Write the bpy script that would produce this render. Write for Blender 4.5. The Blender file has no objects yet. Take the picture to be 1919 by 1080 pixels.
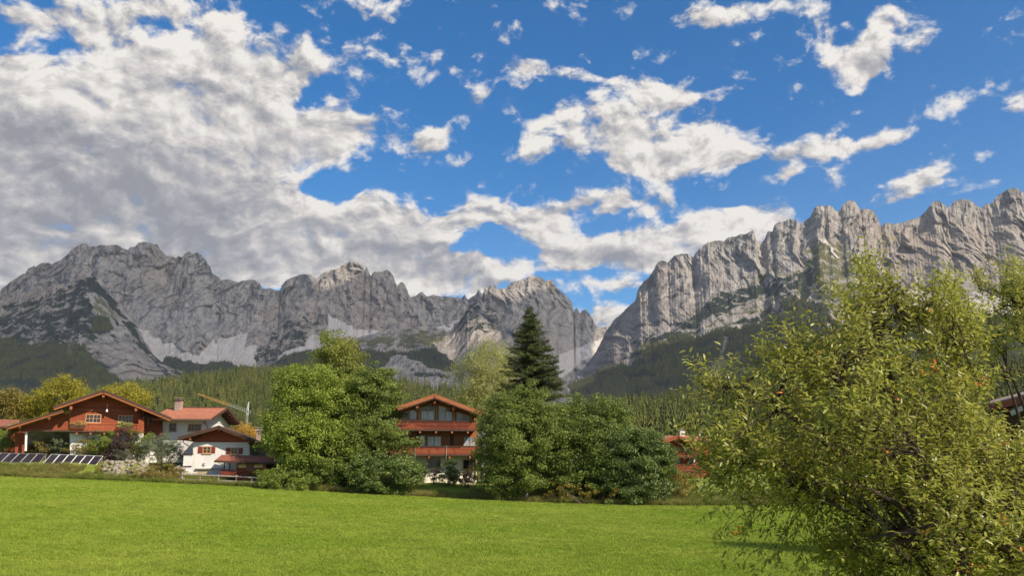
import bpy, bmesh, math, random
import numpy as np
from mathutils import Vector, Matrix

# ------------------------------------------------------------------ camera, world, sun, exposure
SC = bpy.context.scene
COL = SC.collection
PI = math.pi
PITCH = math.radians(11.6)
FOC = 1600.0                      # focal length in pixels of the 1919 px wide photograph
CAM_H = 4.0
cam_d = bpy.data.cameras.new('camera'); cam_d.sensor_width = 36.0
cam_d.lens = 36.0 * FOC / 1919.0
cam_d.clip_start = 0.1; cam_d.clip_end = 60000
cam = bpy.data.objects.new('camera', cam_d); COL.objects.link(cam)
cam.location = (0, 0, CAM_H); cam.rotation_euler = (PI/2 + PITCH, 0, 0)
SC.camera = cam
SUN_EL = math.radians(39); SUN_AZ = math.radians(52)     # azimuth: clockwise from straight behind the camera towards its right
sun_dir = Vector((math.sin(SUN_AZ)*math.cos(SUN_EL), -math.cos(SUN_AZ)*math.cos(SUN_EL), math.sin(SUN_EL)))
sun_d = bpy.data.lights.new('sun', 'SUN'); sun_d.energy = 4.8; sun_d.angle = math.radians(0.5); sun_d.color = (1.0, 0.87, 0.70)
sun = bpy.data.objects.new('sun', sun_d); COL.objects.link(sun)
sun.rotation_euler = sun_dir.to_track_quat('Z', 'Y').to_euler(); sun.location = (30, -30, 60)
SC.view_settings.view_transform = 'Standard'; SC.view_settings.look = 'None'
SC.view_settings.gamma = 1.0; SC.view_settings.use_curve_mapping = False
SC.view_settings.exposure = 0.60
SC.render.engine = 'CYCLES'
SC.cycles.max_bounces = 6; SC.cycles.diffuse_bounces = 3; SC.cycles.glossy_bounces = 2
SC.cycles.transmission_bounces = 4; SC.cycles.volume_bounces = 0; SC.cycles.transparent_max_bounces = 8
SC.cycles.use_adaptive_sampling = True; SC.cycles.adaptive_threshold = 0.02

_sp, _cp = math.sin(PITCH), math.cos(PITCH)
def pix_uv(px, py):
    """pixel of the photograph -> (u, v) = (dx/dy, dz/dy) of its ray in the world"""
    cx = (np.asarray(px, float) - 959.5)/FOC; cy = (540.0 - np.asarray(py, float))/FOC
    dy = _cp - cy*_sp
    return cx/dy, (_sp + cy*_cp)/dy
def uv_pix(u, v):
    d = _cp + v*_sp
    return 959.5 + FOC*u/d, 540.0 - FOC*(v*_cp - _sp)/d
def at(px, py, Y):
    u, v = pix_uv(px, py); return Vector((float(u)*Y, Y, CAM_H + float(v)*Y))
def xz(px, py, Y):
    p = at(px, py, Y); return p.x, p.z

# ---- small node helper
class NT:
    def __init__(s, tree): s.t = tree; s.n = tree.nodes; s.l = tree.links
    def add(s, typ, **kw):
        n = s.n.new(typ)
        for k, v in kw.items(): setattr(n, k, v)
        return n
    def set(s, sock, v):
        if isinstance(v, bpy.types.NodeSocket): s.l.new(v, sock)
        else: sock.default_value = v
    def math(s, op, a, b=None, c=None, clamp=False):
        n = s.add('ShaderNodeMath', operation=op, use_clamp=clamp); s.set(n.inputs[0], a)
        if b is not None: s.set(n.inputs[1], b)
        if c is not None: s.set(n.inputs[2], c)
        return n.outputs[0]
    def mix(s, f, a, b, mode='MIX'):
        n = s.add('ShaderNodeMix', data_type='RGBA', blend_type=mode); s.set(n.inputs[0], f)
        for k, v in ((6, a), (7, b)):
            s.set(n.inputs[k], (*v, 1.0) if isinstance(v, tuple) and len(v) == 3 else v)
        return n.outputs[2]
    def rng(s, v, a, b, c=0.0, d=1.0, smooth=False):
        n = s.add('ShaderNodeMapRange'); n.clamp = True
        if smooth: n.interpolation_type = 'SMOOTHSTEP'
        s.set(n.inputs[0], v)
        for k, x in zip((1, 2, 3, 4), (a, b, c, d)): s.set(n.inputs[k], x)
        return n.outputs[0]
    def noise(s, vec, scale, detail=4.0, rough=0.55, dist=0.0, lac=2.0):
        n = s.add('ShaderNodeTexNoise'); s.set(n.inputs['Vector'], vec)
        n.inputs['Scale'].default_value = scale; n.inputs['Detail'].default_value = detail
        n.inputs['Roughness'].default_value = rough; n.inputs['Distortion'].default_value = dist; n.inputs['Lacunarity'].default_value = lac
        return n.outputs[0]
    def mapping(s, vec, loc=(0,0,0), rot=(0,0,0), scale=(1,1,1), typ='POINT'):
        n = s.add('ShaderNodeMapping', vector_type=typ); s.set(n.inputs[0], vec)
        n.inputs[1].default_value = loc; n.inputs[2].default_value = rot; n.inputs[3].default_value = scale
        return n.outputs[0]
    def attr(s, name):
        n = s.add('ShaderNodeAttribute'); n.attribute_name = name; return n.outputs[2]

world = bpy.data.worlds.new('World'); SC.world = world; world.use_nodes = True
def build_world():
    N = NT(world.node_tree); N.n.clear()
    sky = N.add('ShaderNodeTexSky', sky_type='NISHITA'); sky.sun_disc = False
    sky.sun_elevation = SUN_EL; sky.sun_rotation = PI - SUN_AZ
    sky.altitude = 800; sky.air_density = 1.0; sky.dust_density = 0.6; sky.ozone_density = 3.5
    hsv = N.add('ShaderNodeHueSaturation'); hsv.inputs['Saturation'].default_value = 1.38; N.l.new(sky.outputs[0], hsv.inputs['Color'])
    bg_sky = N.add('ShaderNodeBackground'); N.l.new(hsv.outputs[0], bg_sky.inputs[0]); bg_sky.inputs[1].default_value = 0.10
    tc = N.add('ShaderNodeTexCoord')
    sep = N.add('ShaderNodeSeparateXYZ'); N.l.new(tc.outputs['Generated'], sep.inputs[0])
    X, Y, Z = sep.outputs
    az = N.math('ARCTAN2', X, Y); el = N.math('ARCSINE', Z)
    comb = N.add('ShaderNodeCombineXYZ'); N.l.new(az, comb.inputs[0]); N.l.new(el, comb.inputs[1]); P = comb.outputs[0]
    # domain warp (cloud edges curl)
    stretch = N.mapping(P, scale=(1.0, 1.35, 1.0))
    w1 = N.add('ShaderNodeTexNoise'); N.l.new(stretch, w1.inputs['Vector']); w1.inputs['Scale'].default_value = 7.0; w1.inputs['Detail'].default_value = 4
    wv = N.add('ShaderNodeVectorMath', operation='SUBTRACT'); N.l.new(w1.outputs['Color'], wv.inputs[0]); wv.inputs[1].default_value = (.5, .5, .5)
    ws = N.add('ShaderNodeVectorMath', operation='SCALE'); N.l.new(wv.outputs[0], ws.inputs[0]); ws.inputs['Scale'].default_value = 0.045
    pw = N.add('ShaderNodeVectorMath', operation='ADD'); N.l.new(P, pw.inputs[0]); N.l.new(ws.outputs[0], pw.inputs[1]); PW = pw.outputs[0]
    # clear-sky / cloud regions (azimuth, elevation ellipses)
    def azel(px, py):
        u, v = pix_uv(px, py); return math.atan2(float(u), 1.0), math.atan2(float(v), math.hypot(1.0, float(u)))
    def blobs(lst, src):
        tot = None
        for b in lst:
            cx, cy, rx, ry = b[:4]; rot = b[4] if len(b) > 4 else 0; w = b[5] if len(b) > 5 else 1.0
            a, e = azel(cx, cy); a2, _ = azel(cx+rx, cy); _, e2 = azel(cx, cy-ry)
            if w > 0 and max(rx, ry) < 56: rx *= 1.2; ry *= 1.3; w += .0; a2, _ = azel(cx+rx, cy); _, e2 = azel(cx, cy-ry)
            m = N.mapping(src, loc=(a, e, 0), rot=(0, 0, math.radians(rot)), scale=(max(a2-a, .004)*1.5, max(e2-e, .004)*1.6, 1), typ='TEXTURE')
            g = N.add('ShaderNodeTexGradient', gradient_type='SPHERICAL'); N.l.new(m, g.inputs[0])
            v = g.outputs[1]
            tot = N.math('MULTIPLY', v, w) if tot is None else N.math('MULTIPLY_ADD', v, w, tot)
        return tot
    C = [(40,215,220,130,0,1.6),(270,215,260,95,0,1.5),(420,245,190,100,0,1.5),(60,330,280,120,0,1.6),(330,300,230,80,0,1.5),(220,400,330,80,0,1.7),
         (480,385,150,60,0,1.2),(640,420,170,48,0,1.4),(780,430,90,36,0,1.2),(430,95,170,62,0,1.3),(230,95,150,70,0,1.1),(490,145,120,50,0,1.0),
         (80,22,110,30,0,.62),(320,15,180,34,0,.72),(615,235,70,55,0,1.2),(720,248,120,30,0,1.1),(560,275,70,45,0,1.0),(640,120,40,45,20,.6),
         (80,450,260,60,0,1.5),(430,460,300,55,0,1.6),(700,500,140,55,0,1.4),(790,530,110,38,0,1.2),(490,512,90,30,0,1.1),(900,515,90,28,0,1.2),
         (40,520,160,40,0,1.2),(910,405,70,38,20,1.2),(1060,395,100,32,20,1.2),(1000,425,50,22,0,.9),(1140,370,40,25,0,.9),(1225,382,50,20,10,1.0),
         (1190,235,110,60,0,1.35),(1150,285,140,36,0,1.2),(1290,300,90,32,0,1.15),(1360,240,62,34,-10,1.05),(1410,298,60,18,10,.95),(1020,235,60,22,20,.75),
         (1090,472,160,34,0,1.35),(1240,450,170,34,6,1.35),(1350,430,100,38,10,1.3),(1110,530,80,16,0,.95),(1140,592,70,24,0,1.1),
         (960,132,66,20,5,.75),(1110,148,100,22,-8,.8),(1240,158,70,28,-8,.9),(1290,180,80,14,0,.6),(920,210,38,20,0,.85),(875,292,62,14,15,.85),
         (742,100,34,26,0,.7),(890,105,34,12,0,.65),(1510,278,80,24,25,1.05),(1590,268,70,16,10,1.0),(1665,256,60,12,5,.9),(1470,330,46,12,10,.85),
         (1705,335,55,22,15,.95),(1675,381,40,9,5,.8),(1555,60,45,60,0,1.0),(1640,75,80,34,42,1.05),(1600,120,50,26,0,.8),(1340,25,80,24,0,.8),
         (1450,10,70,20,0,.85),(1795,203,46,12,5,.75),(1905,205,34,26,0,.85),(680,362,42,17,0,.75),(812,354,28,10,0,.7),(1492,148,26,9,0,.65),
         (1395,392,46,7,0,.6),(1865,335,40,9,10,.55),(1500,560,200,40,0,.3),(-150,330,260,200,0,1.4),(-350,150,260,200,0,1.1),(2100,120,120,60,0,.8),(1690,18,40,30,0,.6),(385,150,70,34,8,-1.3),(600,338,95,40,0,-1.5),(70,88,110,30,0,-1.1),(910,462,90,24,0,-.7),(1592,40,60,26,80,-.9),(300,45,60,30,30,-.6),(1000,350,90,24,0,-.5),(150,150,60,22,0,-.35),(1200,395,60,22,0,-.5),(545,185,70,26,0,-.8),(480,315,50,14,0,-.7),(120,505,90,14,0,-.5),(560,480,40,12,0,-.5)]
    cov = blobs(C, PW)
    calm = N.rng(cov, .95, 1.9, 1.0, .50)
    thick = N.rng(cov, 1.05, 1.7, 0, .20)
    cov = N.math('MINIMUM', cov, 1.02)
    # outside the frame the same broken cumulus goes on
    big = N.noise(stretch, 2.1, 3, .5)
    off = N.math('MAXIMUM', N.math('SUBTRACT', N.math('ABSOLUTE', az), 0.62), N.math('SUBTRACT', el, 0.56))
    off = N.rng(off, 0.0, 0.18)
    rest = N.math('MULTIPLY', N.rng(big, .46, .66, 0, 1.1), off)
    cov = N.math('MAXIMUM', cov, rest)
    def billow(src):
        a = N.noise(N.mapping(src, scale=(1, 1.45, 1)), 15, 10, .62, .12)
        v = N.add('ShaderNodeTexVoronoi', feature='SMOOTH_F1', voronoi_dimensions='2D'); N.l.new(N.mapping(src, scale=(1, 1.5, 1)), v.inputs['Vector'])
        v.normalize = True; v.inputs['Scale'].default_value = 17; v.inputs['Detail'].default_value = 3; v.inputs['Roughness'].default_value = .6; v.inputs['Smoothness'].default_value = .6
        return N.math('ADD', N.math('MULTIPLY', a, .9), N.math('MULTIPLY', N.math('SUBTRACT', .5, v.outputs['Distance']), .30))
    f1 = billow(PW)
    dens = N.math('ADD', N.math('MULTIPLY', cov, .95), N.math('MULTIPLY', N.math('MULTIPLY', N.math('SUBTRACT', f1, .45), 4.5), calm))
    dens = N.math('ADD', dens, thick)
    alpha = N.rng(dens, .52, 1.15, 0, 1, True)
    # shade: thick parts seen from below go grey, sunward edges stay white
    off_v = N.mapping(PW, loc=(.006, .010, 0))
    f2 = billow(off_v)
    rel = N.math('SUBTRACT', f1, f2)
    lowf = N.noise(N.mapping(PW, scale=(1, 1.9, 1)), 6.5, 4, .5, .15)
    G = [(60,300,330,70,0,1.1),(260,350,360,75,0,1.2),(60,420,300,60,0,1.1),(520,465,330,40,0,1.2),(760,490,150,26,0,.9),(420,185,180,30,0,.5),(150,460,250,40,0,.9),
         (1200,482,220,18,0,1.0),(1180,310,120,16,0,.45),(400,345,160,35,0,.6),(880,535,90,14,0,.7),(-200,350,300,140,0,1.1)]
    gr = blobs(G, P)
    soft = N.rng(dens, .7, 1.9, 5.5, 4.4)
    bright = N.math('ADD', N.math('MULTIPLY', N.math('MULTIPLY', rel, soft), N.math('ADD', N.math('MULTIPLY', calm, .7), .3)), N.math('MULTIPLY', N.math('SUBTRACT', lowf, .5), 1.7))
    bright = N.math('ADD', bright, .86)
    bright = N.math('SUBTRACT', bright, N.math('MULTIPLY', N.math('MINIMUM', gr, 1.0), .47))
    bright = N.math('SUBTRACT', bright, N.math('MULTIPLY', N.rng(dens, .8, 1.8), .16))
    ramp = N.add('ShaderNodeValToRGB'); N.l.new(bright, ramp.inputs[0])
    els = ramp.color_ramp.elements
    els[0].position = 0.0; els[0].color = (.27, .27, .295, 1)
    els[1].position = 1.0; els[1].color = (.80, .76, .71, 1)
    e = els.new(.35); e.color = (.38, .375, .39, 1)
    e = els.new(.7); e.color = (.60, .565, .535, 1)
    bg_c = N.add('ShaderNodeBackground'); N.l.new(ramp.outputs[0], bg_c.inputs[0]); bg_c.inputs[1].default_value = CLOUD_STR
    mx = N.add('ShaderNodeMixShader')
    up = N.rng(el, -.02, .02)
    N.l.new(N.math('MULTIPLY', alpha, up), mx.inputs[0]); N.l.new(bg_sky.outputs[0], mx.inputs[1]); N.l.new(bg_c.outputs[0], mx.inputs[2])
    out = N.add('ShaderNodeOutputWorld'); N.l.new(mx.outputs[0], out.inputs[0])
CLOUD_STR = 0.78
build_world()
world.cycles.sampling_method = 'MANUAL'; world.cycles.sample_map_resolution = 512

# ------------------------------------------------------------------ numpy noise
def _hash(ix, iy, iz, seed):
    h = (ix.astype(np.int64)*374761393 + iy.astype(np.int64)*668265263 + iz.astype(np.int64)*2147483647 + seed*974634777) & 0xffffffff
    h = ((h ^ (h >> 13))*1274126177) & 0xffffffff
    h = ((h ^ (h >> 16))*2246822519) & 0xffffffff
    return (h ^ (h >> 15)) & 0xffff
def noise3(x, y, z, seed=0):
    """gradient noise about -1..1"""
    x = np.asarray(x, float); y = np.asarray(y, float); z = np.asarray(z, float) + np.zeros_like(x)
    ix = np.floor(x); iy = np.floor(y); iz = np.floor(z)
    fx = x-ix; fy = y-iy; fz = z-iz
    ux = fx*fx*fx*(fx*(fx*6-15)+10); uy = fy*fy*fy*(fy*(fy*6-15)+10); uz = fz*fz*fz*(fz*(fz*6-15)+10)
    res = 0
    for a in (0, 1):
        for b in (0, 1):
            for c in (0, 1):
                h = _hash(ix+a, iy+b, iz+c, seed)
                gx = (h & 31)/15.5-1; gy = ((h >> 5) & 31)/15.5-1; gz = ((h >> 10) & 31)/15.5-1
                d = gx*(fx-a)+gy*(fy-b)+gz*(fz-c)
                w = (ux if a else 1-ux)*(uy if b else 1-uy)*(uz if c else 1-uz)
                res = res + w*d
    return res*1.3
def noise2(x, y, seed=0): # cheaper 2-D version
    x = np.asarray(x, float); y = np.asarray(y, float)
    ix = np.floor(x); iy = np.floor(y); fx = x-ix; fy = y-iy
    ux = fx*fx*fx*(fx*(fx*6-15)+10); uy = fy*fy*fy*(fy*(fy*6-15)+10)
    res = 0; z = np.zeros_like(ix)
    for a in (0, 1):
        for b in (0, 1):
            h = _hash(ix+a, iy+b, z, seed)
            an = h*(2*PI/65536)
            res = res + (ux if a else 1-ux)*(uy if b else 1-uy)*(np.cos(an)*(fx-a)+np.sin(an)*(fy-b))
    return res*1.5
def fbm2(x, y, oct=5, gain=.5, lac=2.03, seed=0):
    a = 1; s = 0; t = 0
    for k in range(oct):
        s = s + a*noise2(x, y, seed+k*17); t += a; a *= gain; x = x*lac+3.1; y = y*lac-1.7
    return s/t
def ridged2(x, y, oct=5, gain=.55, lac=2.05, seed=0):
    a = 1; s = 0; t = 0; w = 1
    for k in range(oct):
        n = 1-np.abs(noise2(x, y, seed+k*23))*1.6; n = np.clip(n, 0, 1)**2
        s = s + a*n*w; w = np.clip(n*1.6, 0, 1); t += a; a *= gain; x = x*lac+5.2; y = y*lac+1.3
    return s/t
def cells2(x, y, seed=0):
    """cellular noise: distance to the nearest and second nearest scattered point"""
    x = np.asarray(x, float); y = np.asarray(y, float); ix = np.floor(x); iy = np.floor(y); z = np.zeros_like(ix)
    f1 = np.full(x.shape, 9.); f2 = np.full(x.shape, 9.); val = np.zeros(x.shape)
    for a in (-1, 0, 1):
        for b in (-1, 0, 1):
            h = _hash(ix+a, iy+b, z, seed); px = ix+a+(h & 255)/255.; py = iy+b+((h >> 8) & 255)/255.; d = np.hypot(px-x, py-y)
            v = (_hash(ix+a, iy+b, z, seed+9) & 255)/255.; n = d < f1
            f2 = np.where(n, f1, np.minimum(f2, d)); val = np.where(n, v, val); f1 = np.where(n, d, f1)
    return f1, f2, val
def sstep(a, b, x):
    t = np.clip((np.asarray(x, float)-a)/(b-a), 0, 1); return t*t*(3-2*t)

# ------------------------------------------------------------------ object helpers
def tag(o, label=None, cat=None, group=None, kind=None):
    if label: o['label'] = label
    if cat: o['category'] = cat
    if group: o['group'] = group
    if kind: o['kind'] = kind
    return o
def empty(name, loc=(0, 0, 0), rz=0.0, parent=None):
    o = bpy.data.objects.new(name, None); COL.objects.link(o); o.location = loc; o.rotation_euler = (0, 0, rz)
    o.empty_display_size = .3
    if parent: o.parent = parent
    return o
def link_mesh(name, me, mat=None, parent=None, loc=(0, 0, 0)):
    o = bpy.data.objects.new(name, me); COL.objects.link(o); o.location = loc
    if mat is not None and not me.materials:
        me.materials.append(mat)
    if parent: o.parent = parent
    return o
def np_mesh(name, V, F, smooth=False):
    """V (n,3) floats, F (m,k) ints with constant k"""
    V = np.ascontiguousarray(V, dtype=np.float32); F = np.ascontiguousarray(F, dtype=np.int32)
    me = bpy.data.meshes.new(name); k = F.shape[1]
    me.vertices.add(len(V)); me.vertices.foreach_set('co', V.ravel())
    me.loops.add(F.size); me.loops.foreach_set('vertex_index', F.ravel())
    me.polygons.add(len(F)); me.polygons.foreach_set('loop_start', np.arange(0, F.size, k, dtype=np.int32))
    me.polygons.foreach_set('loop_total', np.full(len(F), k, dtype=np.int32))
    me.polygons.foreach_set('use_smooth', np.full(len(F), smooth, dtype=bool))
    me.update(calc_edges=True); return me
def grid_faces(nr, nc):
    i = np.arange(nr*nc).reshape(nr, nc)
    return np.stack([i[:-1, :-1], i[:-1, 1:], i[1:, 1:], i[1:, :-1]], -1).reshape(-1, 4)
def add_attr(me, name, vals):
    a = me.attributes.new(name, 'FLOAT', 'POINT'); a.data.foreach_set('value', np.ascontiguousarray(vals, dtype=np.float32).ravel())

class MB:
    """collects simple solids, then becomes ONE mesh object"""
    def __init__(s): s.v = []; s.f = []
    def _add(s, vs, fs):
        n = len(s.v); s.v += [tuple(v) for v in vs]; s.f += [tuple(i+n for i in f) for f in fs]; return s
    def box(s, x0, x1, y0, y1, z0, z1):
        return s._add([(x0,y0,z0),(x1,y0,z0),(x1,y1,z0),(x0,y1,z0),(x0,y0,z1),(x1,y0,z1),(x1,y1,z1),(x0,y1,z1)],
                      [(0,3,2,1),(4,5,6,7),(0,1,5,4),(1,2,6,5),(2,3,7,6),(3,0,4,7)])
    def slab(s, pts, t):
        """a flat polygon pts (counter-clockwise from above) thickened downwards along its normal by t"""
        P = [Vector(p) for p in pts]; n = (P[1]-P[0]).cross(P[2]-P[0]).normalized()
        m = len(P); Q = [p-n*t for p in P]
        return s._add(P+Q, [tuple(range(m)), tuple(reversed(range(m, 2*m)))] + [(i, m+i, m+(i+1) % m, (i+1) % m) for i in range(m)])
    def prism(s, poly, y0, y1):
        """(x, z) polygon extruded from y0 to y1"""
        m = len(poly); a = [(x, y0, z) for x, z in poly]; b = [(x, y1, z) for x, z in poly]
        return s._add(a+b, [tuple(range(m)), tuple(reversed(range(m, 2*m)))] + [(i, m+i, m+(i+1) % m, (i+1) % m) for i in range(m)])
    def bar(s, a, b, w, h=None):
        h = h or w; a = Vector(a); b = Vector(b); d = (b-a).normalized()
        up = Vector((0, 0, 1)) if abs(d.z) < .95 else Vector((0, 1, 0))
        r = d.cross(up).normalized()*w/2; u = r.cross(d).normalized()*h/2
        vs = [a-r-u, a+r-u, a+r+u, a-r+u, b-r-u, b+r-u, b+r+u, b-r+u]
        return s._add(vs, [(0,1,2,3),(7,6,5,4),(0,4,5,1),(1,5,6,2),(2,6,7,3),(3,7,4,0)])
    def tube(s, pts, radii, n=8):
        pts = [Vector(p) for p in pts]; vs = []; fs = []
        for i, p in enumerate(pts):
            d = (pts[min(i+1, len(pts)-1)]-pts[max(i-1, 0)]).normalized()
            up = Vector((0, 0, 1)) if abs(d.z) < .9 else Vector((1, 0, 0))
            r = d.cross(up).normalized(); u = r.cross(d).normalized()
            for k in range(n):
                a = 2*PI*k/n; vs.append(p+(r*math.cos(a)+u*math.sin(a))*radii[i])
        for i in range(len(pts)-1):
            for k in range(n): fs.append((i*n+k, i*n+(k+1) % n, (i+1)*n+(k+1) % n, (i+1)*n+k))
        fs.append(tuple(range(n))[::-1]); fs.append(tuple((len(pts)-1)*n+k for k in range(n)))
        return s._add(vs, fs)
    def build(s, name, mat, parent=None, smooth=False, loc=(0, 0, 0), label=None, kind=None):
        me = bpy.data.meshes.new(name); me.from_pydata(s.v, [], s.f); me.update()
        bm = bmesh.new(); bm.from_mesh(me); bmesh.ops.recalc_face_normals(bm, faces=bm.faces); bm.to_mesh(me); bm.free()
        if smooth: me.polygons.foreach_set('use_smooth', [True]*len(me.polygons))
        o = link_mesh(name, me, mat, parent, loc)
        if label: o['label'] = label
        if kind: o['kind'] = kind
        return o

# ------------------------------------------------------------------ materials
def mat_new(name):
    m = bpy.data.materials.new(name); m.use_nodes = True; N = NT(m.node_tree); N.n.clear()
    out = N.add('ShaderNodeOutputMaterial'); return m, N, out
def principled(N, col, rough=.8, spec=.3, normal=None):
    b = N.add('ShaderNodeBsdfPrincipled'); N.set(b.inputs['Base Color'], (*col, 1) if isinstance(col, tuple) else col)
    N.set(b.inputs['Roughness'], rough); N.set(b.inputs['Specular IOR Level'], spec)
    if normal is not None: N.l.new(normal, b.inputs['Normal'])
    return b
def bump(N, h, strength=.4, dist=.02):
    n = N.add('ShaderNodeBump'); n.inputs['Strength'].default_value = strength; n.inputs['Distance'].default_value = dist; N.l.new(h, n.inputs['Height']); return n.outputs[0]
def obj_coord(N): return N.add('ShaderNodeTexCoord').outputs['Object']
def m_simple(name, a, b, scale=3.0, rough=.8, spec=.3, bumpd=.01, stretch=(1, 1, 1), detail=5):
    m, N, out = mat_new(name); co = N.mapping(obj_coord(N), scale=stretch)
    f = N.noise(co, scale, detail, .6); f2 = N.noise(co, scale*.17, 3, .5)
    c = N.mix(N.rng(f, .3, .7), a, b); c = N.mix(N.rng(f2, .35, .7, 0, .35), c, tuple(x*.62 for x in a))
    p = principled(N, c, rough, spec, bump(N, f, .5, bumpd)); N.l.new(p.outputs[0], out.inputs[0]); return m
def m_wood(name, a, b, board=.16, rough=.7, vertical=False):
    """boards with joints, grain and weathering"""
    m, N, out = mat_new(name); co = obj_coord(N); sp = N.add('ShaderNodeSeparateXYZ'); N.l.new(co, sp.inputs[0])
    ax = N.math('ADD', sp.outputs[0], sp.outputs[1]) if vertical else sp.outputs[2]
    q = N.math('DIVIDE', ax, board); idx = N.math('FLOOR', q); fr = N.math('FRACT', q)
    wn = N.add('ShaderNodeTexWhiteNoise', noise_dimensions='1D'); N.l.new(idx, wn.inputs['W'])
    st = (6, 6, .5) if vertical else (.5, .5, 8)
    g = N.noise(N.mapping(co, scale=st), 3.5, 5, .6, .4); w = N.noise(co, .5, 4, .6)
    c = N.mix(N.rng(g, .3, .75), a, b); c = N.mix(N.math('MULTIPLY', wn.outputs[0], .45), c, tuple(x*.6 for x in a))
    c = N.mix(N.rng(w, .45, .8, 0, .4), c, tuple(x*1.25 for x in b))
    joint = N.rng(N.math('ABSOLUTE', N.math('SUBTRACT', fr, .5)), .44, .5, 1, 0)
    c = N.mix(N.math('SUBTRACT', 1.0, joint), c, tuple(x*.35 for x in a))
    p = principled(N, c, rough, .3, bump(N, joint, .6, .02)); N.l.new(p.outputs[0], out.inputs[0]); return m
def m_leaf(name, cols, trans=.35, rough=.55, spec=.35, hue_noise=.25, scale=.6):
    """cols: three greens; each leaf island gets its own tint, patches of the crown differ too"""
    m, N, out = mat_new(name); g = N.add('ShaderNodeNewGeometry'); r = g.outputs['Random Per Island']
    co = g.outputs['Position']
    ramp = N.add('ShaderNodeValToRGB'); N.l.new(r, ramp.inputs[0]); el = ramp.color_ramp.elements
    el[0].position = .1; el[0].color = (*cols[0], 1); el[1].position = .9; el[1].color = (*cols[2], 1)
    e = el.new(.5); e.color = (*cols[1], 1)
    nz = N.noise(co, scale, 3, .5)
    c = N.mix(N.rng(nz, .4, .68, 0, hue_noise*1.6), ramp.outputs[0], tuple(x*1.5 for x in cols[2]))
    c = N.mix(N.rng(nz, .3, .46, hue_noise*1.6, 0), c, tuple(x*.6 for x in cols[0]))
    p = principled(N, c, rough, spec)
    tr = N.add('ShaderNodeBsdfTranslucent'); N.l.new(N.mix(.5, c, tuple(min(1, x*2.0) for x in cols[2])), tr.inputs[0])
    mx = N.add('ShaderNodeMixShader'); mx.inputs[0].default_value = trans
    N.l.new(p.outputs[0], mx.inputs[1]); N.l.new(tr.outputs[0], mx.inputs[2]); N.l.new(mx.outputs[0], out.inputs[0]); return m
M = {}
M['bark'] = m_simple('bark', (.10,.075,.055), (.17,.13,.10), 9, .9, .2, .02, (1,1,.25))
M['dark_bark'] = m_simple('dark_bark', (.045,.032,.026), (.085,.062,.05), 14, .9, .2, .01, (1,1,.25))
M['birch_bark'] = m_simple('birch_bark', (.55,.52,.46), (.35,.31,.26), 6, .8, .2, .01, (1,1,2))

# ------------------------------------------------------------------ the ground near the houses
def edge_y(x):      # distance of the meadow's far edge
    return np.interp(x, [-70, -50, -27, -11, 0, 15, 30, 60], [91, 90, 90, 88, 86, 83, 86, 90])
_mx = np.array([-400, -120, -70, -53, -38, -25, -11, 0, 8, 16, 400]); _mz = np.array([9, 5.2, 3.5, 2.65, 2.05, 1.45, .72, .32, .1, 0, 0])
def meadow_z(x, y):
    s = 0
    for k in (-4, -2, 0, 2, 4): s = s + np.interp(np.asarray(x, float)+k, _mx, _mz)
    return s/5*(.35+.65*sstep(10, 80, y)) + .05*noise2(np.asarray(x)/14., np.asarray(y)/18., 5)
def ground_z(x, y):
    x = np.asarray(x, float); y = np.asarray(y, float)
    ey = edge_y(x)
    b = np.interp(x, [-80, -58, -45, -40.5, -38, -30, -24, -14, -8, 2, 10, 20, 40], [1.8, 1.65, 1.75, 1.8, .45, .25, .5, 1.1, 1.15, 1.2, .9, .6, .6])
    up = sstep(0, 1, (y-ey)/np.interp(x, [-45, -38, -25, 0], [5, 4, 7, 9]))
    z = meadow_z(x, y)
    far = sstep(120, 300, y)
    z = z*(1-far) + 2.2*far + b*up*(1-far) + up*.18*noise2(x/3.1, y/3.3, 9)*(1-far)
    return z
def gz(x, y): return float(ground_z(np.array([x]), np.array([y]))[0])

def m_ground():
    m, N, out = mat_new('meadow_soil'); co = obj_coord(N)
    f = N.noise(co, 2.2, 7, .65); g = N.noise(co, .09, 4, .6); h = N.noise(N.mapping(co, scale=(1, .25, 1)), .55, 5, .6); k = N.noise(co, 14, 4, .7)
    c = N.mix(N.rng(f, .3, .7), (.145, .22, .018), (.25, .34, .035))
    c = N.mix(N.rng(g, .4, .7, 0, .8), c, (.27, .36, .045)); c = N.mix(N.rng(h, .5, .75, 0, .35), c, (.11, .19, .012))
    c = N.mix(N.rng(k, .55, .75, 0, .5), c, (.32, .40, .06))
    wild = N.attr('wild'); wn = N.noise(co, .8, 6, .65)
    d = N.mix(N.rng(wn, .35, .65), (.15, .21, .025), (.28, .27, .07)); d = N.mix(N.rng(f, .4, .7, 0, .7), d, (.08, .12, .015))
    c = N.mix(wild, c, d)
    p = principled(N, c, .9, .1, bump(N, N.math('ADD', f, k), .8, .08)); N.l.new(p.outputs[0], out.inputs[0]); return m
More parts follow.
